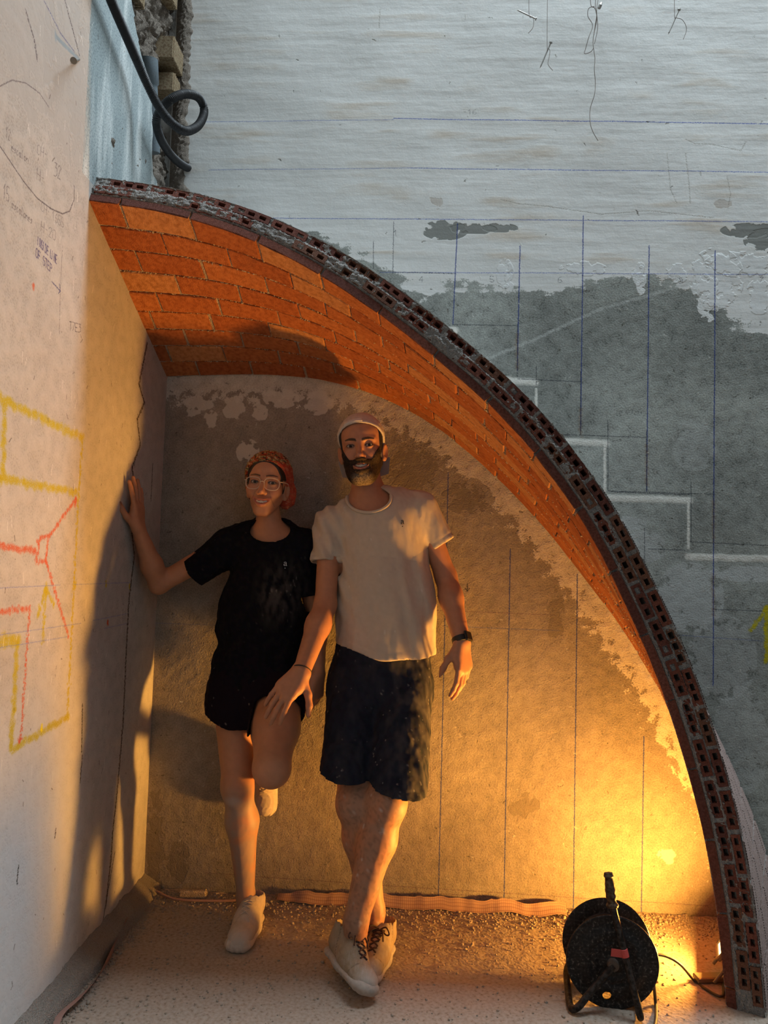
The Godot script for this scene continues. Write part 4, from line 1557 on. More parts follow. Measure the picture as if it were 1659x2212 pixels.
	part(root, "beard", skin_mesh(sink, func(p: Vector3) -> Color:
		var q := inv * p
		var c := Color(0.022, 0.013, 0.009)
		var grey := smoothstep(-0.088, -0.108, q.y) * smoothstep(0.045, 0.015, absf(q.x))
		c = mixc(c, Color(0.26, 0.20, 0.14), grey * clampf(0.55 + 1.2 * nz(q * Vector3(2.0, 0.5, 1.5), 260.0), 0, 1))
		return mixc(c, Color(0.10, 0.06, 0.04), clampf(nz(q * Vector3(2.0, 0.5, 1.5), 300.0), 0, 1))), vertex_mat(0.75, 0.3))
	var hair := Field.new()
	skull(hair, head, true, false)
	hair.slack = 0.01
	hair.extra = func(p: Vector3, d: float) -> float:
		var q := inv * p
		var x := absf(q.x)
		var m := minf(minf(q.y + 0.012 + (0.018 if q.z > -0.004 and q.z < 0.026 else 0.0), 0.034 - q.z + minf(q.y, 0.03) * 0.3), x - 0.045 + (0.2 if q.z < -0.03 else 0.0))
		if q.z < -0.02:
			m = minf(q.y + 0.05, 0.2)
		return maxf(d - 0.0035 - 0.001 * nz(q, 300.0), -m)
	sink = sink_new()
	net(hair, AABB(head.origin - Vector3(0.1, 0.08, 0.13), Vector3(0.2, 0.18, 0.2)), 0.003, sink)
	part(root, "hair", skin_mesh(sink, func(p: Vector3) -> Color: return Color(0.018, 0.011, 0.008) * (1.0 + 0.8 * nz(p, 300.0))), vertex_mat(0.6, 0.4))
	# cap worn backwards
	var cf := Field.new()
	cf.frame = head
	cf.egg(Vector3(0, 0.036, -0.014), Vector3(0.082, 0.0895, 0.102), 0.01)
	cf.egg(Vector3(0, 0.042, 0.026), Vector3(0.069, 0.054, 0.0605), 0.03)
	cf.frame = Transform3D()
	cf.slack = 0.01
	var edge := func(q: Vector3) -> float: return q.y - (0.014 + 0.80 * maxf(q.z, -0.05))
	cf.extra = func(p: Vector3, d: float) -> float:
		var q := inv * p
		var m: float = edge.call(q)
		var rib := 0.0012 * smoothstep(0.0175, 0.016, m)
		var seam := 0.0012 * smoothstep(0.003, 0.0, absf(q.x))
		var e := d - rib + seam + 0.0015 * nz(q, 30.0)
		return maxf(maxf(e, -(e + 0.007)), -m)
	sink = sink_new()
	net(cf, AABB(head.origin - Vector3(0.11, 0.06, 0.14), Vector3(0.22, 0.22, 0.25)), 0.0027, sink)
	var linen := Color(0.58, 0.50, 0.43)
	var cap := part(root, "cap", skin_mesh(sink, func(p: Vector3) -> Color:
		var m: float = edge.call(inv * p)
		return linen * (0.94 + 0.12 * nz(p, 60.0) - 0.12 * smoothstep(0.002, 0.0, absf(m - 0.0168)))), M.cloth)
	var tab := Field.new()
	tab.frame = head
	tab.egg(Vector3(0, 0.036, -0.014), Vector3(0.0865, 0.0945, 0.1065), 0.01)
	tab.egg(Vector3(0, 0.042, 0.026), Vector3(0.0735, 0.0590, 0.0655), 0.03)
	tab.frame = Transform3D()
	tab.slack = 0.01
	tab.extra = func(p: Vector3, d: float) -> float:
		var q := inv * p
		var m: float = edge.call(q)
		return maxf(maxf(d, -(d + 0.006)), -minf(minf(m - 0.003, 0.021 - m), minf(0.016 - q.x, minf(q.x + 0.050, q.z - 0.02))))
	sink = sink_new()
	net(tab, AABB(head.origin - Vector3(0.08, 0.0, 0.02), Vector3(0.16, 0.14, 0.14)), 0.0023, sink)
	part(root, "strap", skin_mesh(sink, func(p: Vector3) -> Color: return linen * (1.06 + 0.1 * nz(p, 60.0))), M.cloth, cap)
	var visor := grid_mesh(24, 12, func(u: float, v: float) -> Vector3:
		var x := (u - 0.5) * 2.0
		var droop := v * (1.0 - 0.25 * x * x)
		return head * Vector3(x * (0.094 - 0.010 * v), -0.028 - 0.075 * droop - 0.01 * x * x, -0.085 + 0.045 * x * x - 0.020 * v), null)
	var vm := solid(linen * 0.9, 0.9)
	vm.cull_mode = BaseMaterial3D.CULL_DISABLED
	part(root, "visor", visor, vm, cap)
	# T-shirt
	var sf := Field.new()
	sf.cone(at(826, 1150, 0.165), at(833, 1300, 0.185), 0.160, 0.166, 0.05, Vector3.BACK, 0.66)
	sf.cone(at(833, 1300, 0.19), at(831, 1470, 0.215), 0.166, 0.180, 0.05, Vector3.BACK, 0.68)
	sf.cone(at(798, 1098, 0.15), at(712, 1132, 0.165), 0.062, 0.052, 0.045)
	sf.cone(at(798, 1090, 0.15), at(908, 1098, 0.165), 0.062, 0.054, 0.045)
	var slv_r := at(704, 1216, 0.205)
	var slv_l := at(957, 1176, 0.168)
	sf.cone(at(712, 1132, 0.165), slv_r + (slv_r - sh_r) * 0.05, 0.054, 0.053, 0.025)
	sf.cone(at(908, 1098, 0.165), slv_l + (slv_l - sh_l) * 0.05, 0.055, 0.049, 0.025)
	sf.slack = 0.02
	var neck_a := at(800, 1080, 0.16)
	var neck_b := head * Vector3(0, -0.03, 0.0)
	var hem_n := (at(800, 1470, 0.3) - at(830, 1400, 0.3)).normalized()
	var left_hem := at(718, 1391, 0.3)
	var right_hem := at(945, 1420, 0.3)
	var dir_r := (slv_r - sh_r).normalized()
	var dir_l := (slv_l - sh_l).normalized()
	var neck_front := at(797, 1076, 0.235)
	sf.extra = func(p: Vector3, d: float) -> float:
		var away := clampf((p.x - left_hem.x) / (right_hem.x - left_hem.x), 0, 1)
		var hem := lerpf(left_hem.y, right_hem.y, away) - 0.030 * sin(away * PI) * clampf((p.z - 0.18) * 8.0, -1, 1) - 0.004 * sin(p.x * 40.0)
		var dr := (p - slv_r).dot(dir_r)
		var dl := (p - slv_l).dot(dir_l)
		var fold := 0.0055 * nz(p * Vector3(1.0, 0.33, 1.0) + Vector3(0, p.x * 0.5, 0), 14.0) + 0.0012 * nz(p * Vector3(1.0, 0.5, 1.0), 40.0)
		fold += 0.005 * sin((p.x - 0.03 + (p.y - 1.1) * 0.28) * 95.0) * smoothstep(-0.12, 0.0, p.x) * smoothstep(0.12, 0.02, p.x) * smoothstep(0.92, 1.0, p.y) * smoothstep(1.38, 1.2, p.y)
		fold += 0.004 * sin((p.y + p.x * 1.6) * 70.0) * smoothstep(-0.17, -0.28, p.x) * smoothstep(1.0, 1.1, p.y)
		var e := d - fold
		if p.y - hem < 0.022 and p.y - hem > 0.0:
			e -= 0.0012
		if p.y > 1.1 and (absf(dr + 0.018) < 0.0016 or absf(dl + 0.018) < 0.0016):
			e += 0.002
		e = maxf(e, -(e + 0.013))
		e = maxf(e, hem - p.y)
		e = maxf(e, -maxf(-dr, (p - slv_r).length() - 0.068))
		e = maxf(e, -maxf(-dl, (p - slv_l).length() - 0.064))
		var w := (p - neck_front) / Vector3(0.076, 0.046, 0.12)
		var open := (w.length() - 1.0) * 0.055
		return maxf(e, -open)
	sink = sink_new()
	net(sf, field_box(sf, 0.01), 0.0048, sink)
	var beige := Color(0.52, 0.425, 0.335)
	var shirt := part(root, "t_shirt", skin_mesh(sink, func(p: Vector3) -> Color:
		var c := beige * (0.97 + 0.08 * nz(p, 40.0))
		var dr := absf((p - slv_r).dot(dir_r) + 0.018)
		return mixc(c, Color(0.70, 0.66, 0.60), clampf((nz(p * Vector3(2.2, 0.6, 2.0) + Vector3(3, 5, 1), 34.0) - 0.60) * 6.0, 0, 0.5))), M.cloth)
	var collar_pts := []
	for i in 25:
		var a := lerpf(-0.15, PI + 0.15, i / 24.0)
		var px := 797.0 + 48.0 * cos(a)
		var py := 1076.0 + 31.0 * sin(a) - 1.5 * cos(a)
		collar_pts.append(seen(sf, px, py) + Vector3(0, 0, 0.001))
	var stc := st_new()
	tube_into(stc, curve_points(collar_pts, 0.006), func(_t): return 0.0058, 8)
	part(root, "collar", finish(stc), solid(beige * 0.97, 0.92), shirt)
	logo(root, shirt, sf, 869, 1127, solid(Color(0.02, 0.016, 0.02), 0.8))
	# shorts
	var gf := Field.new()
	gf.cone(at(829, 1395, 0.205), at(822, 1490, 0.215), 0.165, 0.180, 0.04, Vector3.BACK, 0.66)
	gf.cone(at(768, 1480, 0.22), at(746, 1720, 0.412), 0.094, 0.086, 0.03)
	gf.cone(at(872, 1480, 0.22), at(856, 1750, 0.452), 0.100, 0.095, 0.016)
	gf.slack = 0.02
	var h_a := at(695, 1676, 0.42)
	var h_b := at(795, 1692, 0.46)
	var h_c := at(912, 1716, 0.46)
	gf.extra = func(p: Vector3, d: float) -> float:
		var hem := lerpf(h_a.y, h_b.y, clampf((p.x - h_a.x) / (h_b.x - h_a.x), 0, 1)) if p.x < h_b.x else lerpf(h_b.y, h_c.y, (p.x - h_b.x) / (h_c.x - h_b.x))
		hem -= 0.012 * clampf((p.z - 0.42) * 12.0, -1.0, 1.0)
		var e := d - 0.006 * nz(p * Vector3(1.0, 0.35, 1.0), 17.0) - 0.003 * nz(p, 38.0)
		if absf(p.y - hem - 0.024) < 0.0022:
			e += 0.0018
		e = maxf(e, -(e + 0.013))
		return maxf(e, hem - p.y)
	sink = sink_new()
	net(gf, field_box(gf, 0.01), 0.0052, sink)
	part(root, "shorts", skin_mesh(sink, func(p: Vector3) -> Color:
		var c := Color(0.017, 0.019, 0.030) * (1.0 + 0.3 * nz(p, 30.0))
		var side := clampf((p.x + 0.10) * 4.0, 0.0, 1.0)
		c = mixc(c, Color(0.20, 0.17, 0.15), clampf((nz(p * Vector3(1.5, 0.6, 1.5), 14.0) + 0.1 + 0.35 * side) * 0.9, 0, 0.75) * (0.10 + 0.80 * side))
		return mixc(c, Color(0.50, 0.47, 0.44), clampf((nz(p * Vector3(2.0, 0.6, 2.0) + Vector3(4, 0, 7), 44.0) - 0.58 + 0.12 * side) * 4.0, 0, 0.35))), M.cloth)
	# watch and bracelet
	var wd := (wr_l - el_l).normalized()
	var wt := axes(wd, Vector3(0.75, 0.1, 0.66), wr_l - wd * 0.006)
	var st := st_new()
	lathe_into(st, wt * Transform3D(Basis(), Vector3(0, -0.012, 0)), [[0.029, 0.0], [0.0325, 0.001], [0.0325, 0.021], [0.029, 0.022]], 36)
	var watch := part(root, "watch", finish(st), solid(Color(0.008, 0.008, 0.009), 0.5))
	st = st_new()
	box_into(st, wt * Transform3D(Basis(), Vector3(0.006, -0.002, 0.034)), Vector3(0.034, 0.036, 0.011), 0.004)
	part(root, "watch_case", finish(st), solid(Color(0.015, 0.015, 0.016), 0.25), watch)
	var bd := (wr_r - el_r).normalized()
	var bt := axes(bd, Vector3.BACK, wr_r - bd * 0.004)
	var ring := PackedVector3Array()
	for i in 33:
		ring.append(bt * Vector3(cos(TAU * i / 32) * 0.0300, 0.004 * sin(TAU * i / 32), sin(TAU * i / 32) * 0.0300))
	part(root, "bracelet", tube(ring, 0.0018, 6), solid(Color(0.01, 0.008, 0.008), 0.7))
	# shoes: the rear one flat, the front one rolled onto its outer edge
	var tan_ := Color(0.31, 0.235, 0.160)
	var dirt := Color(0.40, 0.345, 0.30)
	shoe(root, Transform3D(axes_z(Vector3(-0.24, 0, 1.0), Vector3.UP), on_floor(836, 2046)), 0.99, tan_, dirt, Color(0.045, 0.022, 0.016), true)
	var fwd := Vector3(0.50, -0.04, 0.80)
	var right := Vector3.UP.cross(fwd).normalized()
	shoe(root, Transform3D(axes_z(fwd, Vector3.UP + right * 0.42), Vector3(-0.246, 0.034, 0.448)), 1.0, tan_, dirt, Color(0.05, 0.022, 0.018), true)

func logo(root: Node3D, parent: Node3D, f: Field, px: float, py: float, mat: Material) -> void:
	var p := seen(f, px, py)
	var q := seen(f, px + 8, py)
	var r := seen(f, px, py - 8)
	var x := (q - p).normalized()
	var n := x.cross((r - p).normalized()).normalized()
	var t := Transform3D(Basis(x, n.cross(x), n), p + n * 0.0015)
	var tm := TextMesh.new()
	var font := SystemFont.new()
	font.font_names = PackedStringArray(["Droid Serif"])
	tm.font = font
	tm.text = "a"
	tm.font_size = 64
	tm.pixel_size = 0.0004
	tm.depth = 0.0012
	var o := put("letter", tm, mat, parent)
	o.transform = t
	var st := st_new()
	lathe_into(st, t * Transform3D(Basis(Vector3.RIGHT, PI / 2), Vector3(-0.001, -0.0165, 0)), [[0.0001, 0.001], [0.0016, 0.001], [0.0018, -0.002]], 12)
	put("letter_dot", finish(st), mat, parent)

func axes_z(z: Vector3, up: Vector3) -> Basis:
	var zz := z.normalized()
	var xx := up.cross(zz).normalized()
	return Basis(xx, zz.cross(xx), zz)

func shoe(root: Node3D, t: Transform3D, size: float, upper_c: Color, sole_c: Color, lace_c: Color, boot: bool) -> void:
	# t: heel on the ground, z towards the toe, y up
	var s := size
	var f := Field.new()
	f.cone(Vector3(0, 0.048, 0.042) * s, Vector3(0, 0.050, 0.115) * s, 0.035 * s, 0.037 * s, 0.02 * s)
	f.cone(Vector3(0, 0.070, 0.050) * s, Vector3(0, 0.060, 0.13) * s, 0.030 * s, 0.030 * s, 0.03 * s)
	f.cone(Vector3(0, 0.075, 0.044) * s, Vector3(0, 0.097 if boot else 0.082, 0.040) * s, 0.036 * s, 0.0385 * s, 0.02 * s)
	f.egg(Vector3(0, 0.034, 0.155) * s, Vector3(0.043, 0.034, 0.075) * s, 0.03 * s)
	f.egg(Vector3(0.0, 0.030, 0.212) * s, Vector3(0.040, 0.030, 0.048) * s, 0.02 * s)
	f.cone(Vector3(0, 0.085, 0.040) * s, Vector3(0, 0.16, 0.036) * s, 0.0320 * s, 0.042 * s, 0.004 * s, Vector3.ZERO, 1.0, true)
	f.slack = 0.01
	f.extra = func(p: Vector3, d: float) -> float:
		var q := p / s
		var e := d - 0.0012 * nz(q, 60.0)
		if boot:      # stitched panels
			for c in [q.z - 0.175 - q.y * 0.3, q.z - 0.085 + (q.y - 0.05) * 0.5, q.y - 0.052 + (q.z - 0.1) * 0.12]:
				e += 0.0014 * smoothstep(0.0022, 0.0, absf(c)) * (1.0 if absf(q.x) > 0.016 else 0.0)
		else:
			e -= 0.0008 * sin(q.z * 900.0) * sin(q.x * 500.0 + q.y * 600.0)
			e -= 0.0016 * smoothstep(0.003, 0.001, absf(Vector2(q.x / 0.026, (q.z - 0.198) / 0.036).length() - 1.0) * 0.03) * smoothstep(0.03, 0.05, q.y)
		return maxf(e, 0.016 * s - p.y)
	var sink := sink_new()
	net(f, field_box(f, 0.005), 0.0036, sink)
	for i in sink.v.size():
		sink.v[i] = t * sink.v[i]
	var inv := t.affine_inverse()
	var upper := part(root, "shoe", skin_mesh(sink, func(p: Vector3) -> Color:
		var q := (inv * p) / s
		var c := upper_c * (1.0 + 0.14 * nz(q, 40.0))
		c = mixc(c, sole_c, smoothstep(0.19, 0.25, q.z) * 0.8 + clampf(nz(q + Vector3(p.x * 9.0, 0, 0), 24.0), 0, 0.5))
		if boot:
			for k in [q.z - 0.175 - q.y * 0.3, q.z - 0.085 + (q.y - 0.05) * 0.5]:
				c = mixc(c, c * 0.5, smoothstep(0.002, 0.0, absf(k)) * (1.0 if absf(q.x) > 0.016 else 0.0))
		if Vector2(q.x, q.z - 0.042).length() < 0.031 and q.y > 0.05 and q.y < 0.1:
			c = c * 0.5
		return c), M.cloth)
	var g := Field.new()
	g.cone(Vector3(0, 0.014, 0.040) * s, Vector3(0, 0.014, 0.115) * s, 0.039 * s, 0.037 * s, 0.02 * s, Vector3.UP, 0.45)
	g.cone(Vector3(0, 0.014, 0.12) * s, Vector3(0, 0.0155, 0.212) * s, 0.041 * s, 0.0455 * s, 0.03 * s, Vector3.UP, 0.45)
	if not boot:
		g.cone(Vector3(-0.014, 0.024, 0.235) * s, Vector3(0.014, 0.024, 0.235) * s, 0.024 * s, 0.024 * s, 0.02 * s)
	else:
		g.egg(Vector3(0, 0.024, 0.238) * s, Vector3(0.036, 0.020, 0.026) * s, 0.02 * s)
	g.slack = 0.01
	g.extra = func(p: Vector3, d: float) -> float:
		var q := p / s
		var e := d
		if boot:
			e += 0.0035 * smoothstep(0.0, 0.4, sin(q.z * 330.0)) * smoothstep(0.014, 0.006, q.y)
		else:
			e += 0.003 * absf(sin(q.x * 170.0 + q.z * 60.0)) * smoothstep(0.2, 0.24, q.z) - 0.001
		return maxf(maxf(e, -p.y), p.y - 0.040 * s)
	sink = sink_new()
	net(g, field_box(g, 0.005), 0.0036, sink)
	for i in sink.v.size():
		sink.v[i] = t * sink.v[i]
	part(root, "sole", skin_mesh(sink, func(p: Vector3) -> Color: return sole_c * (1.0 + 0.18 * nz(p, 70.0))), M.cloth, upper)
	# laces across the tongue
	var all := PackedInt32Array(range(f.a.size()))
	var on := func(x: float, z: float) -> Vector3:
		var p := Vector3(x, 0.13, z) * s
		for n in 60:
			var d := f.dist(p, all)
			if d < 0.0006:
				break
			p.y -= maxf(d * 0.6, 0.0005)
		return t * (p + Vector3(0, 0.0016, 0))
	var rows := 5 if boot else 4
	var lace := st_new()
	var r := 0.0027 if boot else 0.0016
	for k in rows:
		var z := 0.096 + 0.017 * k
		var w := 0.017 - 0.0012 * k
		for side in [-1.0, 1.0]:
			var pts := []
			for i in 7:
				var u := i / 6.0
				pts.append(on.call(lerpf(-w * side, w * side, u), z + 0.014 * u))
			tube_into(lace, curve_points(pts, 0.003), func(_t): return r * s, 6)
	if boot:
		for side in [-1.0, 1.0]:
			var base: Vector3 = on.call(0.004 * side, 0.094)
			var ax := t.basis
			tube_into(lace, curve_points([base, base + ax * Vector3(0.020 * side, 0.012, 0.012) * s, base + ax * Vector3(0.034 * side, 0.0, 0.026) * s, base + ax * Vector3(0.022 * side, -0.004, 0.024) * s, base + ax * Vector3(0.002 * side, 0.003, 0.004) * s], 0.003), func(_t): return r * s * 0.9, 6)
			tube_into(lace, curve_points([base, base + ax * Vector3(0.014 * side, 0.006, 0.03) * s, base + ax * Vector3(0.022 * side, -0.012, 0.052) * s], 0.003), func(_t): return r * s * 0.9, 6)
	part(root, "lace", finish(lace), solid(lace_c, 0.85), upper)

func woman() -> void:
	var root := thing("person", "smiling woman in black shorts and T-shirt, patterned headscarf and glasses, touching the left wall", "person", Vector3(-0.53, 0, 0.25), "couple under the vault")
	var head := Transform3D(Basis.from_euler(Vector3(-0.02, 0.0, -0.055)).scaled(Vector3.ONE * 0.97), at(578, 1047, 0.205))
	var sh_r := at(500, 1172, 0.155)
	var el_r := at(343, 1262, 0.205)
	var wr_r := Vector3(-0.953, 1.335, 0.325)
	var sh_l := at(652, 1168, 0.15)
	var el_l := at(682, 1335, 0.115)
	var wr_l := at(688, 1455, 0.20)
	var hip_r := at(510, 1500, 0.19)
	var hip_l := at(602, 1500, 0.20)
	var kn_r := at(513, 1700, 0.265)
	var an_r := at(531, 1935, 0.215)
	var kn_l := at(587, 1655, 0.455)
	var an_l := Vector3(-0.502, 0.475, 0.105)
	var f := Field.new()
	skull(f, head, false)
	f.cone(head * Vector3(0, -0.055, -0.026), at(583, 1160, 0.15), 0.040, 0.043, 0.018)
	f.cone(at(580, 1200, 0.145), at(565, 1350, 0.165), 0.115, 0.105, 0.05, Vector3.BACK, 0.66)
	f.cone(at(563, 1360, 0.17), at(555, 1490, 0.185), 0.112, 0.138, 0.05, Vector3.BACK, 0.70)
	f.cone(at(582, 1160, 0.14), sh_r, 0.040, 0.038, 0.035)
	f.cone(at(582, 1160, 0.14), sh_l, 0.040, 0.038, 0.035)
	f.cone(sh_r, el_r, 0.042, 0.034, 0.02)
	f.cone(el_r, el_r.lerp(wr_r, 0.35), 0.035, 0.0365, 0.015)
	f.cone(el_r.lerp(wr_r, 0.35), wr_r, 0.0365, 0.0225, 0.02)
	f.cone(sh_l, el_l, 0.042, 0.034, 0.02)
	f.cone(el_l, el_l.lerp(wr_l, 0.35), 0.034, 0.035, 0.02)
	f.cone(el_l.lerp(wr_l, 0.35), wr_l, 0.035, 0.0225, 0.02)
	# the leg she stands on, the leg she has drawn up against the wall
	f.cone(hip_r, kn_r, 0.082, 0.050, 0.03)
	f.ball(kn_r + Vector3(0, 0.005, 0.014), 0.040, 0.03)
	f.cone(kn_r, kn_r.lerp(an_r, 0.32) + Vector3(0.004, 0, -0.012), 0.047, 0.0525, 0.03)
	f.cone(kn_r.lerp(an_r, 0.32) + Vector3(0.004, 0, -0.012), an_r, 0.0525, 0.029, 0.03)
	f.cone(an_r, an_r + Vector3(0, -0.06, 0), 0.029, 0.032, 0.02)
	f.cone(hip_l, hip_l.lerp(kn_l, 0.5), 0.086, 0.077, 0.03)
	f.cone(hip_l.lerp(kn_l, 0.5), kn_l, 0.077, 0.056, 0.03)
	f.ball(kn_l + Vector3(0, -0.012, 0.006), 0.050, 0.03)
	f.cone(kn_l + Vector3(0, -0.012, -0.01), kn_l.lerp(an_l, 0.4), 0.048, 0.05, 0.03)
	f.cone(kn_l.lerp(an_l, 0.4), an_l, 0.05, 0.030, 0.03)
	# palm flat on the left wall, the other hand hanging in the shade
	var hr := Transform3D(Basis(), wr_r)
	hr.basis.y = Vector3(-0.06, 1.0, 0.08).normalized()
	hr.basis.z = (Vector3(1, 0, 0.12) - hr.basis.y * Vector3(1, 0, 0.12).dot(hr.basis.y)).normalized()
	hr.basis.x = hr.basis.y.cross(hr.basis.z)
	if hr.basis.x.z < 0.0:
		hr.basis.x = -hr.basis.x
	hand(f, hr, 0.90, [[0.03, 0.06, 0.04], [0.02, 0.06, 0.05], [0.02, 0.06, 0.05], [0.05, 0.06, 0.05]], [0.85, 0.22, 0.25, -0.02], 0.13)
	var to_l := at(672, 1560, 0.235) - wr_l
	var hl := axes(to_l, Vector3(0.8, 0.2, 0.5), wr_l)
	if hl.basis.x.z < 0.0:
		hl.basis.x = -hl.basis.x
	hand(f, hl, 0.90, [[0.35, 0.45, 0.3], [0.45, 0.5, 0.3], [0.5, 0.5, 0.3], [0.55, 0.5, 0.3]], [0.5, 0.45, 0.3, 0.1], 0.03)
	var boxes := [AABB(head.origin - Vector3(0.11, 0.14, 0.13), Vector3(0.22, 0.28, 0.26)), AABB(wr_r, Vector3.ZERO).expand(wr_r + hr.basis.y * 0.19).grow(0.055), AABB(wr_l, Vector3.ZERO).expand(wr_l + to_l.normalized() * 0.17).grow(0.05)]
	var sink := sink_new()
	var skips := []
	for b in boxes:
		skips.append(b.grow(-0.008))
	net(f, field_box(f), 0.0085, sink, skips)
	net(f, boxes[0], 0.0022, sink)
	net(f, boxes[1], 0.0025, sink)
	net(f, boxes[2], 0.003, sink)
	var inv := head.affine_inverse()
	var skin := Color(0.44, 0.20, 0.11)
	var body := part(root, "body", skin_mesh(sink, func(p: Vector3) -> Color:
		var q := inv * p
		var c := skin * (1.0 + 0.10 * nz(p, 45.0))
		if p.y < 0.52 and p.x < -0.5 and p.z > 0.2:      # plaster dust on the standing leg
			c = mixc(c, Color(0.30, 0.22, 0.175), smoothstep(0.50, 0.44, p.y) * clampf(0.6 + nz(p, 14.0), 0, 0.75))
			c = mixc(c, Color(0.44, 0.37, 0.32), clampf(1.0 - Vector2(p.x - kn_r.x, (p.y - kn_r.y + 0.035) * 1.6).length() / 0.04, 0, 0.6))
		if q.length() < 0.17:
			c = face_colour(q, c, false)
		return c), M.skin_woman)
	eyes_and_teeth(body, head, Color(0.05, 0.028, 0.016))
	# headscarf over dark hair
	var hair := Field.new()
	skull(hair, head, false, false)
	hair.slack = 0.01
	hair.extra = func(p: Vector3, d: float) -> float:
		var q := inv * p
		var m := minf(q.y + 0.030 - maxf(q.z - 0.01, 0.0) * 0.9, 0.050 - q.z + q.y * 0.35)
		if absf(q.x) > 0.066 and q.y < 0.016:
			m = minf(m, -q.z - 0.018)
		return maxf(d - 0.0035 - 0.0012 * nz(q * Vector3(1, 0.4, 1), 260.0), -m)
	sink = sink_new()
	net(hair, AABB(head.origin - Vector3(0.1, 0.08, 0.13), Vector3(0.2, 0.2, 0.21)), 0.003, sink)
	part(root, "hair", skin_mesh(sink, func(p: Vector3) -> Color: return Color(0.016, 0.010, 0.008) * (1.0 + 0.8 * nz(p, 300.0))), vertex_mat(0.5, 0.45))
	var sc := Field.new()
	sc.frame = head
	sc.egg(Vector3(0, 0.036, -0.020), Vector3(0.084, 0.091, 0.104), 0.01)
	sc.egg(Vector3(0, 0.044, 0.024), Vector3(0.068, 0.053, 0.058), 0.03)
	sc.egg(Vector3(0.062, -0.022, -0.052), Vector3(0.036, 0.058, 0.036), 0.02, Basis(Vector3.BACK, 0.15))
	sc.egg(Vector3(-0.052, -0.010, -0.052), Vector3(0.036, 0.050, 0.036), 0.02)
	sc.frame = Transform3D()
	sc.slack = 0.012
	sc.extra = func(p: Vector3, d: float) -> float:
		var q := inv * p
		var m := q.y - (-0.002 + 1.02 * q.z) if q.z > -0.02 else q.y + 0.085
		if q.z > -0.02 and q.z < 0.01 and q.y < -0.01:
			m = minf(m, -q.z - 0.015)
		var along := q.y * 0.6 - q.z * 0.75
		var twist := 0.0030 * sin(along * 230.0 + q.x * 60.0 + 3.0 * nz(q, 18.0)) + 0.0022 * nz(q, 60.0)
		return maxf(d - twist, -m)
	sink = sink_new()
	net(sc, AABB(head.origin - Vector3(0.12, 0.11, 0.14), Vector3(0.24, 0.26, 0.25)), 0.0026, sink)
	part(root, "headscarf", skin_mesh(sink, func(p: Vector3) -> Color:
		var q := inv * p
		var along := q.y * 0.6 - q.z * 0.75
		var a := nz(q * Vector3(0.6, 1.0, 1.0) + Vector3(0, along * 2.0, 0), 42.0)
		var b := nz(q + Vector3(5, 2, 8), 75.0)
		var c := Color(0.30, 0.045, 0.022)
		if a > 0.06:
			c = Color(0.30, 0.20, 0.075)
		if a > 0.36:
			c = Color(0.09, 0.08, 0.04)
		if a < -0.22:
			c = Color(0.42, 0.10, 0.035)
		if b > 0.30:
			c = Color(0.05, 0.025, 0.02)
		elif b < -0.34:
			c = Color(0.46, 0.34, 0.18)
		if q.x > 0.042 and q.y < 0.075:
			c = mixc(c, Color(0.42, 0.055, 0.03), 0.75)
		return c), M.cloth)
	# glasses
	var rim := solid(Color(0.52, 0.39, 0.30), 0.3)
	var frame_st := st_new()
	var pane_st := st_new()
	pane_st.set_smooth_group(-1)
	for s in [-1.0, 1.0]:
		var pts := PackedVector3Array()
		for i in 41:
			var a := TAU * i / 40
			var cx := signf(cos(a)) * pow(absf(cos(a)), 0.75)
			var cy := signf(sin(a)) * pow(absf(sin(a)), 0.75)
			pts.append(head * Vector3(s * 0.0335 + cx * 0.0265 * (1.0 + 0.06 * cy), -0.0065 + cy * 0.0215, 0.0955 - pow(absf(s * 0.0335 + cx * 0.0265) / 0.06, 2) * 0.010))
		tube_into(frame_st, pts, func(_t): return 0.0015, 8, false)
		for i in 40:
			for p in [head * Vector3(s * 0.0335, -0.0065, 0.094), pts[i], pts[i + 1]]:
				pane_st.add_vertex(p)
		tube_into(frame_st, curve_points([head * Vector3(s * 0.060, 0.004, 0.085), head * Vector3(s * 0.0735, 0.006, 0.05), head * Vector3(s * 0.0755, 0.006, 0.0), head * Vector3(s * 0.074, -0.008, -0.02)], 0.006), func(_t): return 0.0017, 8)
	tube_into(frame_st, curve_points([head * Vector3(-0.0085, -0.002, 0.0955), head * Vector3(0, 0.0015, 0.099), head * Vector3(0.0085, -0.002, 0.0955)], 0.003), func(_t): return 0.0017, 8)
	var gl := part(root, "glasses", finish(frame_st), rim)
	var pane := solid(Color(1, 1, 1), 0.03)
	pane.transparency = BaseMaterial3D.TRANSPARENCY_ALPHA
	pane.albedo_color.a = 0.015
	pane.metallic_specular = 0.1
	part(root, "lens", finish(pane_st), pane, gl)
	# T-shirt, long and loose
	var sf := Field.new()
	sf.cone(at(580, 1195, 0.15), at(566, 1330, 0.17), 0.136, 0.142, 0.05, Vector3.BACK, 0.68)
	sf.cone(at(564, 1335, 0.17), at(552, 1520, 0.195), 0.142, 0.172, 0.05, Vector3.BACK, 0.68)
	sf.cone(at(582, 1168, 0.14), at(490, 1180, 0.155), 0.056, 0.062, 0.045)
	sf.cone(at(582, 1165, 0.14), at(655, 1180, 0.15), 0.056, 0.055, 0.045)
	var slv_r := at(412, 1238, 0.185)
	var slv_l := at(671, 1285, 0.135)
	sf.cone(at(490, 1180, 0.155), slv_r + (slv_r - sh_r) * 0.06, 0.062, 0.056, 0.03)
	sf.cone(at(655, 1180, 0.15), slv_l + (slv_l - sh_l) * 0.06, 0.054, 0.050, 0.03)
	sf.slack = 0.02
	var dir_r := (slv_r - sh_r).normalized()
	var dir_l := (slv_l - sh_l).normalized()
	var neck_front := at(582, 1143, 0.215)
	var hem_l := at(438, 1478, 0.25).y
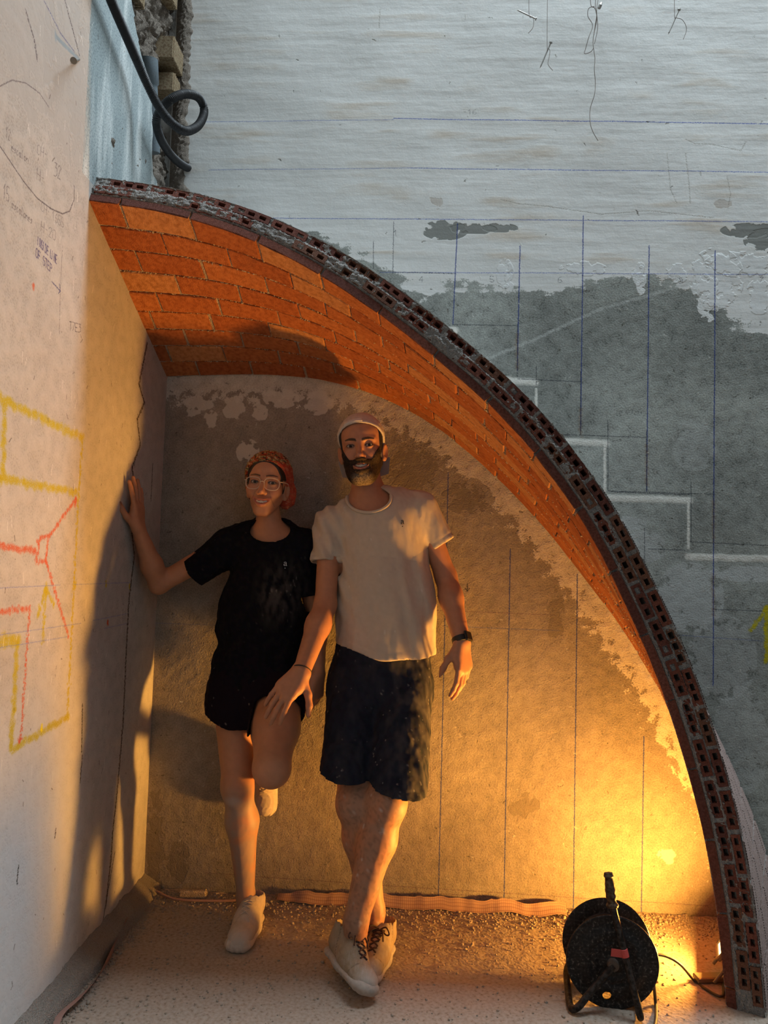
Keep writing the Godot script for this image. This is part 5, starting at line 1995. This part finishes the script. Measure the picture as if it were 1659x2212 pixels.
	sf.extra = func(p: Vector3, d: float) -> float:
		var fold := 0.0075 * nz(p * Vector3(1.0, 0.4, 1.0), 14.0) + 0.003 * nz(p, 34.0)
		fold += 0.006 * sin((p.y * 0.9 - p.x * 0.35) * 62.0) * smoothstep(1.06, 0.98, p.y) * smoothstep(0.84, 0.9, p.y) * smoothstep(-0.5, -0.62, p.x)
		fold += 0.005 * sin((p.y - p.x) * 60.0) * smoothstep(1.1, 1.18, p.y) * smoothstep(-0.58, -0.68, p.x)
		var e := d - fold
		e = maxf(e, -(e + 0.013))
		e = maxf(e, hem_l - 0.012 * sin((p.x + 0.7) * 9.0) - p.y)
		var dr := (p - slv_r).dot(dir_r) - 0.006 * sin(p.y * 60.0)
		var dl := (p - slv_l).dot(dir_l)
		e = maxf(e, -maxf(-dr, (p - slv_r).length() - 0.078))
		e = maxf(e, -maxf(-dl, (p - slv_l).length() - 0.066))
		var w := (p - neck_front) / Vector3(0.072, 0.046, 0.105)
		return maxf(e, -(w.length() - 1.0) * 0.055)
	sink = sink_new()
	net(sf, field_box(sf, 0.01), 0.0055, sink)
	var dust := at(602, 1280, 0.27)
	var shirt := part(root, "t_shirt", skin_mesh(sink, func(p: Vector3) -> Color:
		var c := Color(0.0075, 0.0072, 0.0085) * (1.0 + 0.3 * nz(p, 40.0))
		var k := clampf(1.0 - Vector2(p.x - dust.x, (p.y - dust.y) * 0.7).length() / 0.10, 0, 1)
		c = mixc(c, Color(0.10, 0.085, 0.078), k * clampf(nz(p * Vector3(1.5, 0.6, 1), 26.0) + 0.25, 0, 0.6))
		return mixc(c, Color(0.38, 0.33, 0.30), clampf((nz(p * Vector3(2.0, 0.7, 1.5) + Vector3(2, 8, 3), 48.0) - 0.60 + 0.22 * k) * 5.0, 0, 0.35) * (0.15 + 0.85 * k))), M.cloth)
	logo(root, shirt, sf, 616, 1217, solid(Color(0.55, 0.55, 0.56), 0.7))
	# shorts
	var gf := Field.new()
	gf.cone(at(553, 1440, 0.185), at(553, 1500, 0.19), 0.150, 0.168, 0.04, Vector3.BACK, 0.70)
	gf.cone(at(512, 1495, 0.19), at(508, 1600, 0.23), 0.104, 0.100, 0.03)
	gf.cone(hip_l + Vector3(0, 0.01, 0), hip_l.lerp(kn_l, 0.62), 0.100, 0.092, 0.03)
	gf.slack = 0.02
	var cut_l := hip_l.lerp(kn_l, 0.30)
	var cut_dir := (kn_l - hip_l).normalized()
	var hem_r := at(510, 1572, 0.27)
	var split := at(556, 1560, 0.27).x
	gf.extra = func(p: Vector3, d: float) -> float:
		var e := d - 0.005 * nz(p * Vector3(1.0, 0.6, 1.0), 18.0) - 0.0025 * nz(p, 40.0)
		e = maxf(e, -(e + 0.013))
		var lower := maxf(hem_r.y - 0.006 + (p.x - hem_r.x) * 0.05 - 0.4 * maxf(0.0, hem_r.x - 0.03 - p.x) * -1.0 - p.y, p.x - split - 0.01)
		if p.x < split:
			e = maxf(e, hem_r.y + 0.35 * maxf(0.0, hem_r.x - 0.02 - p.x) - p.y)
		else:
			e = maxf(e, (p - cut_l).dot(cut_dir))
		return e
	sink = sink_new()
	net(gf, field_box(gf, 0.01), 0.0052, sink)
	part(root, "shorts", skin_mesh(sink, func(p: Vector3) -> Color:
		return mixc(Color(0.008, 0.0078, 0.010), Color(0.30, 0.26, 0.24), clampf((nz(p * Vector3(2, 0.8, 2), 42.0) - 0.62) * 6.0, 0, 0.4))), M.cloth)
	# shoes: one on the floor, the other with its sole against the wall
	var knit := Color(0.46, 0.375, 0.30)
	var pale := Color(0.52, 0.44, 0.37)
	shoe(root, Transform3D(axes_z(Vector3(-0.03, 0, 1.0), Vector3.UP), Vector3(-0.533, 0.0, 0.166)), 1.0, knit, pale, pale, false)
	shoe(root, Transform3D(axes_z(Vector3(0.03, -1.0, 0.10), Vector3(0.0, 0.1, 1.0)), Vector3(-0.540, 0.545, 0.006)), 0.93, knit, pale, pale, false)

# ---------------------------------------------------------------- the broken-out corner, conduit and pipe

func on_x(px: float, py: float, x: float) -> Vector3:
	var r := look * Vector3((px - 829.5) / FOCAL, (1106.0 - py) / FOCAL, -1.0)
	return EYE + r * ((x - EYE.x) / r.x)

func chase() -> void:
	var wl: Node = get_node("wall_left")
	var wb: Node = get_node("wall_back")
	var hole_a := on_x(345, 240, -1.05)
	var rub := grid_mesh(130, 260, func(u: float, v: float) -> Vector3:
		var z := lerpf(-0.03, 0.62, u)
		var y := lerpf(2.28, 3.78, v)
		var d := 0.030 * soft.get_noise_2d(z * 9.0, y * 9.0) + 0.016 * soft.get_noise_2d(z * 34.0, y * 34.0) + 0.006 * soft.get_noise_2d(z * 110.0, y * 110.0)
		var h := Vector2((z - 0.07) / 0.09, (y - hole_a.y - 0.02) / 0.16).length()
		d -= 0.10 * smoothstep(1.1, 0.8, h)
		d += 0.035 * smoothstep(2.72, 2.62, y)
		return Vector3(-1.045 + d, y, z), null, true)
	put("rubble", rub, M.rubble, wl).set_meta("kind", "stuff")
	# ragged mortar where the chase breaks into the back wall
	var torn := grid_mesh(14, 220, func(u: float, v: float) -> Vector3:
		var y := lerpf(2.62, 3.62, v)
		var w := 0.034 + 0.022 * soft.get_noise_1d(y * 9.0) + 0.006 * soft.get_noise_1d(y * 40.0)
		if y < 2.72:
			w += (2.72 - y) * 0.5
		var edge := sin(u * PI)
		return Vector3(-0.985 - 0.03 * (1.0 - u) + w * u, y, 0.003 + 0.012 * edge + 0.008 * edge * soft.get_noise_2d(u * 9.0, y * 60.0) - 0.012 * (1.0 if u > 0.99 else 0.0)), null, true)
	put("torn_mortar", torn, M.rubble, wb).set_meta("kind", "stuff")
	for k in [[-1.012, 3.535, 0.03, 0.10, 0.048, 0.10], [-1.015, 3.175, 0.045, 0.075, 0.085, 0.17], [-1.02, 3.065, 0.04, 0.07, 0.070, 0.10], [-1.03, 3.30, 0.40, 0.05, 0.30, 0.07], [-1.02, 3.40, 0.13, 0.05, 0.06, 0.13]]:
		var s := st_new()
		s.set_smooth_group(-1)
		var n := int(k[5] / 0.008)
		for i in n:      # vertical ribs on the broken brick's face
			var z0: float = k[2] + (float(i) / n - 0.5) * k[5]
			box_into(s, Transform3D(Basis(), Vector3(k[0], k[1] + rng.randfn(0, 0.002), z0)), Vector3(k[3], k[4], k[5] / n * 0.62))
		box_into(s, Transform3D(Basis(), Vector3(k[0] - 0.004, k[1], k[2])), Vector3(k[3], k[4] * 0.97, k[5]))
		put("broken_brick", finish(s), M.cream_brick, wl)
	# grey pipe standing in the chase
	var a := on_x(319, 128, -1.02)
	var b := on_x(327, 330, -1.02)
	var s := st_new()
	var d := (b - a).normalized()
	tube_into(s, PackedVector3Array([a, a + d * 0.02, a + d * 0.08, a + d * 0.085, a + d * 0.1, b]), func(t): return 0.036 if t < 0.55 else 0.031, 24)
	var pipe := put("drain_pipe", finish(s), M.pvc)
	tag(pipe, "short grey plastic pipe standing in the broken-out corner behind the black conduit", "pipe")
	# black corrugated conduit with a loop
	var pts := [on_x(205, -90, -0.955), on_x(240, 0, -0.955), on_x(272, 75, -0.95), on_x(300, 140, -0.945), on_x(322, 190, -0.93), on_x(346, 235, -0.90)]
	for k in [[374, 268, -0.86], [402, 283, -0.83], [429, 270, -0.815], [441, 240, -0.815], [430, 212, -0.825], [402, 203, -0.85], [372, 213, -0.88], [348, 236, -0.925], [338, 262, -0.945], [346, 297, -0.95], [364, 328, -0.948], [385, 350, -0.945], [404, 362, -0.945], [420, 368, -0.945]]:
		pts.append(on_x(k[0], k[1], k[2]))
	var line := curve_points(pts, 0.0016)
	s = st_new()
	var count := line.size()
	tube_into(s, line, func(t: float) -> float: return 0.0142 + 0.0011 * signf(sin(t * count * 0.0016 * TAU / 0.0062)), 14)
	tag(put("conduit", finish(s), M.black_rubber), "black corrugated conduit hanging in a loop at the upper left corner", "conduit")

# ---------------------------------------------------------------- along the floor

func pebble(seed_: int) -> ArrayMesh:
	var r := RandomNumberGenerator.new()
	r.seed = seed_
	var m := SphereMesh.new()
	m.radius = 1.0
	m.height = 2.0
	m.radial_segments = 7
	m.rings = 3
	var arrays := m.get_mesh_arrays()
	var v: PackedVector3Array = arrays[Mesh.ARRAY_VERTEX]
	for i in v.size():
		v[i] *= 0.8 + 0.4 * absf(soft.get_noise_3d(v[i].x * 1.3 + seed_ * 7.0, v[i].y * 1.3, v[i].z * 1.3)) * 2.0
	return indexed(v, arrays[Mesh.ARRAY_INDEX])

func ground_things() -> void:
	# a bevel of mortar runs along the foot of the left wall
	var bed := grid_mesh(150, 8, func(u: float, v: float) -> Vector3:
		var z := lerpf(-0.01, 1.45, u)
		var w := 0.072 + 0.010 * soft.get_noise_1d(z * 12.0) - 0.02 * smoothstep(0.5, 1.1, z)
		var x := WALL_X - 0.004 + v * w
		var h := 0.062 + 0.012 * soft.get_noise_1d(z * 9.0 + 30.0)
		return Vector3(x, h * (1.0 - v * 0.72) * (0.0 if v > 0.99 else 1.0) + 0.003 * soft.get_noise_2d(z * 50.0, v * 5.0), z), null)
	structure(put("baseboard_left", bed, M.orange_mud), "rough mortar bevel along the foot of the left wall")
	# crumbs of mortar and plaster
	var mm := MultiMesh.new()
	mm.transform_format = MultiMesh.TRANSFORM_3D
	mm.mesh = pebble(2)
	var list := []
	for k in 6500:
		var x := rng.randf_range(-0.92, 1.3)
		var z := absf(rng.randfn(0.0, 0.085)) + 0.010
		if rng.randf() < 0.22:
			z = rng.randf_range(0.05, 0.95)
		if rng.randf() < 0.12:
			x = -0.915 + rng.randfn(0, 0.015)
			z = rng.randf_range(0.1, 1.0)
		list.append([x, z, rng.randf_range(0.0010, 0.0038) * (1.6 if rng.randf() < 0.08 else 1.0)])
	mm.instance_count = list.size()
	for k in list.size():
		var q: Array = list[k]
		var r: float = q[2]
		mm.set_instance_transform(k, Transform3D(Basis.from_euler(Vector3(rng.randf() * 6, rng.randf() * 6, rng.randf() * 6)).scaled_local(Vector3(r * rng.randf_range(0.8, 1.6), r, r)), Vector3(q[0], floor_height(q[0], q[1]) + r * 0.35, q[1])))
	var mi := MultiMeshInstance3D.new()
	mi.name = "mortar_crumbs"
	mi.multimesh = mm
	mi.material_override = M.crumb
	add_child(mi)
	mi.set_meta("kind", "stuff")
	tag(mi, "crumbs of mortar scattered over the floor and heaped along the back wall", "rubble")
	# pink mesh tape stuck along the foot of the back wall, and a loose strip by the left wall
	var im := Image.create(128, 32, false, Image.FORMAT_RGB8)
	im.fill(Color(0.66, 0.53, 0.46))
	for i in range(0, 128, 8):
		im.fill_rect(Rect2i(i, 0, 1, 32), Color(0.48, 0.34, 0.30))
	for j in range(2, 32, 8):
		im.fill_rect(Rect2i(0, j, 128, 1), Color(0.48, 0.34, 0.30))
	var tape := StandardMaterial3D.new()
	tape.albedo_texture = ImageTexture.create_from_image(im)
	tape.roughness = 0.8
	tape.cull_mode = BaseMaterial3D.CULL_DISABLED
	var a := on_floor(598, 1948)
	var b := on_floor(1232, 2000)
	var strip := grid_mesh(90, 6, func(u: float, v: float) -> Vector3:
		var x := lerpf(a.x, b.x, u)
		var h := 0.036 * minf(1.0, u * 7.0 + 0.25) * (0.9 + 0.2 * soft.get_noise_1d(x * 14.0))
		var z := 0.034 + 0.008 * soft.get_noise_1d(x * 10.0) + 0.03 * (1.0 - v) * (1.0 - v)
		return Vector3(x, 0.008 + h * v + 0.010 * soft.get_noise_1d(x * 5.0 + 9.0), z), func(u: float, v: float): return Vector2(u * 9.0, v), true)
	tag(put("mesh_tape", strip, tape), "pink mesh tape lying along the foot of the back wall behind the couple", "mesh tape")
	var pink := solid(Color(0.36, 0.20, 0.16), 0.8)
	pink.cull_mode = BaseMaterial3D.CULL_DISABLED
	var ribbon_pts := curve_points([on_floor(272, 1985, 0.03), on_floor(258, 2020, 0.012), on_floor(232, 2075, 0.014), on_floor(205, 2118, 0.012), on_floor(165, 2160, 0.02), on_floor(132, 2190, 0.016), on_floor(118, 2225, 0.02)], 0.01)
	var n := ribbon_pts.size() - 1
	var ribbon := grid_mesh(n, 4, func(u: float, v: float) -> Vector3:
		var i := mini(int(round(u * n)), n)
		var p := ribbon_pts[i]
		var tw := 0.5 + 0.9 * sin(u * 5.0)
		return p + Vector3(cos(tw) * 0.012, 0.007 + sin(tw) * 0.010, 0.004) * (v - 0.5) * 2.0, null)
	tag(put("strip", ribbon, pink), "pale pink plastic strip curling along the foot of the left wall", "strip")
	var stick := curve_points([on_floor(338, 1925, 0.03), on_floor(380, 1942, 0.014), on_floor(470, 1946, 0.012), on_floor(535, 1943, 0.016)], 0.01)
	var ss := st_new()
	tube_into(ss, stick, func(_t): return 0.0045, 8)
	tag(put("strip", finish(ss), pink), "thin dark pink strip on the floor behind the woman's standing foot", "strip")
	for k in [[420, 1912, 0.05, 0.022, 0.03]]:
		var bs := st_new()
		var q := on_floor(k[0], k[1] + 24)
		box_into(bs, Transform3D(Basis(Vector3.UP, 0.1), Vector3(q.x, 0.016, 0.05)), Vector3(0.10, 0.03, 0.03), 0.006)
		tag(put("mortar_lump", finish(bs), M.mortar), "flat lump of mortar against the back wall left of the woman's foot", "rubble")

# ---------------------------------------------------------------- work lamp, cable reel

func lamp_and_reel() -> void:
	# a flood lamp stands on the floor inside the vault's foot
	var where := Vector3(0.986, 0.112, 0.405)
	var facing := Vector3(-0.74, 0.55, -0.26).normalized()
	var t := Transform3D(axes_z(facing, Vector3.UP), where)
	var root := thing("work_lamp", "small floodlight on a bracket glowing behind the foot of the vault", "lamp", Vector3(where.x, 0, where.z))
	var body := solid(Color(0.16, 0.12, 0.08), 0.5, 0.3)
	var st := st_new()
	box_into(st, t * Transform3D(Basis(), Vector3(0, 0, -0.028)), Vector3(0.100, 0.092, 0.034), 0.007)
	for k in [[0.0, 0.048, 0.108, 0.007], [0.0, -0.048, 0.108, 0.007]]:
		box_into(st, t * Transform3D(Basis(), Vector3(k[0], k[1], -0.002)), Vector3(k[2], k[3], 0.014), 0.003)
	for s in [-1.0, 1.0]:
		box_into(st, t * Transform3D(Basis(), Vector3(0.0515 * s, 0, -0.002)), Vector3(0.007, 0.098, 0.014), 0.003)
	for i in 6:
		box_into(st, t * Transform3D(Basis(), Vector3(-0.04 + 0.016 * i, 0, -0.050)), Vector3(0.004, 0.08, 0.012))
	part(root, "housing", finish(st), body)
	var glass := solid(Color(1, 0.8, 0.5), 0.3)
	glass.emission_enabled = true
	glass.emission = Color(1.0, 0.66, 0.26).linear_to_srgb()
	glass.emission_energy_multiplier = 4.0
	st = st_new()
	box_into(st, t * Transform3D(Basis(), Vector3(0, 0, -0.004)), Vector3(0.098, 0.090, 0.004))
	part(root, "lamp_glass", finish(st), glass)
	st = st_new()
	for s in [-1.0, 1.0]:
		tube_into(st, curve_points([t * Vector3(0.058 * s, 0, -0.022), t * Vector3(0.060 * s, -0.05, -0.028), Vector3(0, 0.014, 0) + Vector3((t * Vector3(0.060 * s, -0.08, 0)).x, 0, (t * Vector3(0.060 * s, 0, -0.02)).z)], 0.01), func(_t): return 0.005, 8)
	box_into(st, Transform3D(Basis(Vector3.UP, 0.15), Vector3(0.955, 0.013, 0.43)), Vector3(0.16, 0.016, 0.035), 0.003)
	part(root, "bracket", finish(st), body)
	var l := AreaLight3D.new()
	l.name = "work_lamp_light"
	l.area_size = Vector2(0.094, 0.086)
	l.area_normalize_energy = true
	l.area_range = 10.0
	l.area_attenuation = 2.0
	l.light_energy = 3.6
	l.light_color = Color(1, 0.45, 0.07).linear_to_srgb()
	l.shadow_enabled = true
	root.add_child(l)
	l.transform = Transform3D(axes_z(-facing, Vector3.UP), t * Vector3(0, 0, 0.006) - root.position)
	var beam := SpotLight3D.new()      # extra beam added at the lamp to brighten vault and left wall
	beam.name = "added_lamp_beam"
	beam.spot_angle = 40.0
	beam.spot_angle_attenuation = 1.0
	beam.spot_range = 10.0
	beam.spot_attenuation = 2.0
	beam.light_size = 0.09
	beam.light_energy = 7.2
	beam.light_color = l.light_color
	beam.shadow_enabled = true
	root.add_child(beam)
	beam.transform = Transform3D(axes_z(-Vector3(-0.85, 0.52, 0.06), Vector3.UP), t * Vector3(0, 0, 0.008) - root.position)
	# cable reel: two steel flanges on a bent tube stand
	var c := Vector3(0.586, 0.126, 0.600)
	var ax := Vector3(-0.10, 0.02, 1.0).normalized()
	var rt := Transform3D(Basis(ax.cross(Vector3(0, 0, 1)).normalized() if false else Vector3.UP.cross(ax).normalized(), ax, Vector3.ZERO), c)
	rt.basis.z = rt.basis.x.cross(rt.basis.y)
	var reel := thing("cable_reel", "black steel cable reel with red tape on its tubular stand, near the floodlight", "cable reel", Vector3(c.x, 0, 0.55))
	for k in 2:
		var y0 := -0.002 if k == 0 else -0.118
		var sgn := 1.0 if k == 0 else -1.0
		var comb := CSGCombiner3D.new()
		comb.name = "flange"
		reel.add_child(comb, true)
		comb.transform = Transform3D(Basis(), -reel.position) * rt * Transform3D(Basis(), Vector3(0, y0, 0))
		comb.material_override = M.black_plastic
		var disc := CSGPolygon3D.new()
		disc.mode = CSGPolygon3D.MODE_SPIN
		disc.spin_sides = 64
		disc.smooth_faces = true
		var prof := PackedVector2Array()
		for q in [[0.002, 0.012], [0.018, 0.012], [0.022, 0.006], [0.046, 0.006], [0.049, 0.0095], [0.053, 0.006], [0.062, 0.0045], [0.066, 0.0085], [0.088, 0.0085], [0.092, 0.004], [0.121, 0.003], [0.124, 0.0055], [0.128, 0.0055], [0.130, 0.001], [0.128, -0.002], [0.002, -0.002]]:
			prof.append(Vector2(q[0], q[1] if k == 0 else -q[1]))
		disc.polygon = prof
		disc.material = M.black_plastic
		disc.name = "disc"
		comb.add_child(disc)
		var bore := CSGCylinder3D.new()
		bore.operation = CSGShape3D.OPERATION_SUBTRACTION
		bore.radius = 0.0125
		bore.height = 0.06
		bore.sides = 24
		bore.position = Vector3(-0.014, 0, 0.092) if k == 0 else Vector3(0.05, 0, 0.07)
		bore.material = M.black_plastic
		bore.name = "bore"
		comb.add_child(bore)
	st = st_new()
	var prof := [[0.03, -0.006]]
	for i in 9:
		for j in 7:
			var a := PI * j / 6.0
			prof.append([0.084 + 0.0065 * sin(a), -0.006 - 0.0122 * i - 0.0061 + 0.0061 * cos(a)])
	prof.append([0.03, -0.116])
	lathe_into(st, rt, prof, 48)
	part(reel, "wound_cable", finish(st), M.black_rubber)
	st = st_new()
	lathe_into(st, rt, [[0.0001, 0.028], [0.014, 0.028], [0.016, 0.024], [0.016, 0.0]], 24)
	part(reel, "hub", finish(st), rough_mat(Color(0.10, 0.075, 0.06), null, null, 0, 1.0, 0.6))
	var steel := rough_mat(Color(0.05, 0.042, 0.038), noise_tex(0.03, 4, [[0.3, Color(0.4, 0.35, 0.3)], [0.7, Color(1, 1, 1)]], 256, 77), null, 0, 8.0, 0.45)
	var top := at(1322, 1950, 0.622)
	var foot := at(1384, 2196, 0.668)
	foot.y = 0.011
	st = st_new()
	tube_into(st, curve_points([top, top.lerp(foot, 0.5), foot + Vector3(-0.004, 0.02, 0), foot + Vector3(0.002, 0.004, -0.02), Vector3(foot.x + 0.03, 0.011, 0.50), Vector3(0.69, 0.011, 0.44), Vector3(0.66, 0.03, 0.43), rt * Vector3(0, -0.14, 0)], 0.008), func(_t): return 0.0098, 12)
	part(reel, "stand", finish(st), steel)
	var left := at(1240, 2176, 0.645)
	left.y = 0.011
	st = st_new()
	tube_into(st, curve_points([rt * Vector3(0, 0.022, 0), (rt * Vector3(0, 0.024, 0)).lerp(left, 0.6), left + Vector3(0.012, 0.012, 0.002), left + Vector3(-0.006, 0.0, -0.012), Vector3(left.x + 0.002, 0.014, 0.55), Vector3(left.x + 0.016, 0.03, 0.46), Vector3(left.x + 0.05, 0.05, 0.44), rt * Vector3(0, -0.14, 0)], 0.008), func(_t): return 0.0098, 12)
	part(reel, "stand", finish(st), steel)
	var grip_axis := (at(1318, 1918, 0.615) - top).normalized()
	st = st_new()
	var prof2 := []
	for i in 30:
		var u := i / 29.0
		prof2.append([0.0115 + 0.0035 * sin(clampf(u * 1.05, 0, 1) * PI) + 0.0012 * sin(u * 26.0) * (1.0 - u), -0.006 + 0.072 * u])
	prof2.append([0.0145, 0.070])
	prof2.append([0.012, 0.079])
	prof2.append([0.0001, 0.081])
	var gt := axes(grip_axis, Vector3.BACK, top)
	lathe_into(st, gt, [[0.0001, -0.012], [0.016, -0.012], [0.018, -0.006], [0.014, 0.0]], 24)
	lathe_into(st, gt, prof2, 24)
	part(reel, "grip", finish(st), rough_mat(Color(0.12, 0.085, 0.05), noise_tex(0.05, 4, [[0.3, Color(0.5, 0.4, 0.35)], [0.7, Color(1, 1, 1)]], 256, 71), null, 0, 6.0, 0.7))
	st = st_new()
	var mid := top.lerp(foot, 0.44)
	var tube_dir := (foot - top).normalized()
	var tt := axes(tube_dir, Vector3.BACK, mid)
	lathe_into(st, tt * Transform3D(Basis(), Vector3(0, -0.011, 0)), [[0.0098, 0.0], [0.0112, 0.001], [0.0112, 0.021], [0.0098, 0.022]], 20)
	box_into(st, Transform3D(Basis(Vector3.BACK, -0.08), mid + Vector3(-0.020, 0.0005, 0.0045)), Vector3(0.036, 0.021, 0.0014))
	part(reel, "tape", finish(st), solid(Color(0.50, 0.06, 0.05), 0.6))
	var cable := solid(Color(0.05, 0.035, 0.022), 0.6)
	var lead := curve_points([rt * Vector3(0.086, -0.05, 0.0), at(1412, 2062, 0.53), at(1440, 2066, 0.51), at(1470, 2084, 0.49), on_floor(1500, 2118, 0.006), on_floor(1528, 2138, 0.006), on_floor(1560, 2152, 0.006), Vector3(0.965, 0.006, 0.43), Vector3(0.99, 0.03, 0.40)], 0.01)
	tag(put("lamp_cable", tube(lead, 0.0042, 10), cable), "thin cable looping from the reel across the floor to the floodlight", "cable")
	var tail := curve_points([rt * Vector3(0.085, -0.035, 0.02), at(1408, 2110, 0.60), on_floor(1416, 2165, 0.006), on_floor(1417, 2200, 0.006), on_floor(1408, 2240, 0.006), on_floor(1390, 2290, 0.006)], 0.01)
	tag(put("mains_cable", tube(tail, 0.0046, 10), cable), "thin black cable leaving the reel towards the bottom edge of the picture", "cable")

# ---------------------------------------------------------------- nails and strings on the walls

func nail_into(st: SurfaceTool, head: Vector3, point: Vector3, r := 0.0026) -> void:
	var d := (point - head).normalized()
	var t := axes(d, Vector3(0.3, 0.2, 1.0), head)
	lathe_into(st, t, [[0.0001, -0.002], [r * 2.4, -0.0015], [r * 2.5, 0.001], [r, 0.0025], [r, head.distance_to(point) * 0.9], [0.0001, head.distance_to(point)]], 14)

func hanging() -> void:
	var hung := [
		["steel nail hanging slantwise on a string, leftmost of the hanging nails", [1158, 41], [1116, 21], [[1143, -60], [1143, 30], [1150, 36], [1153, 44], [1151, 60], [1141, 72]]],
		["steel nail hanging point down on the longest of the nail strings", [1190, 92], [1166, 148], [[1183, -60], [1182, 97], [1185, 104], [1188, 112], [1184, 135], [1186, 143], [1194, 152]]],
		["thin steel screw hanging on a string near the upper right corner", [1467, 21], [1443, 75], [[1457, -60], [1457, 30], [1460, 38], [1474, 43], [1483, 62], [1476, 85]]],
	]
	for h in hung:
		var z := 0.05
		var root := thing("hanging_nail", h[0], "nail", at(h[1][0], h[1][1], z), "nails hung on strings")
		var st := st_new()
		nail_into(st, at(h[1][0], h[1][1], z), at(h[2][0], h[2][1], z))
		part(root, "nail", finish(st), M.steel)
		var pts := []
		for q in h[3]:
			pts.append(at(q[0], q[1], z + 0.002))
		part(root, "string", tube(curve_points(pts, 0.006), 0.0011, 6), M.string)
	var tw := thing("knotted_string", "brown string with a knotted bundle of loops trailing down the white wall", "string", at(1283, 10, 0.04))
	var s := st_new()
	for line in [[[1275, -50], [1276, 8], [1284, 17], [1289, 30], [1285, 60], [1281, 92], [1285, 125], [1284, 150], [1286, 180], [1284, 205], [1275, 235], [1275, 265], [1281, 285], [1292, 304]], [[1292, -50], [1286, 8], [1289, 40], [1283, 75]], [[1284, 14], [1272, 18], [1270, 35], [1280, 55], [1272, 80], [1265, 105], [1263, 116], [1276, 112], [1282, 104]], [[1296, -20], [1289, 20], [1291, 60], [1284, 95]]]:
		var pts := []
		for q in line:
			pts.append(at(q[0], q[1], 0.04 + 0.004 * sin(q[1] * 0.1)))
		tube_into(s, curve_points(pts, 0.006), func(_t): return 0.0013, 6)
	part(tw, "cord", finish(s), M.string)
	s = st_new()
	lathe_into(s, axes(at(1301, 2, 0.045) - at(1294, 18, 0.045), Vector3.BACK, at(1294, 18, 0.045)), [[0.0001, -0.004], [0.006, 0.0], [0.007, 0.012], [0.004, 0.024], [0.0001, 0.028]], 12)
	part(tw, "clip", finish(s), M.steel)
	s = st_new()
	nail_into(s, on_x(159, 131, -0.945), on_left(189, 127) + Vector3(-0.02, 0, 0), 0.0036)
	tag(put("wall_nail", finish(s), M.steel), "rusty nail sticking out of the left wall near its upper edge", "nail")
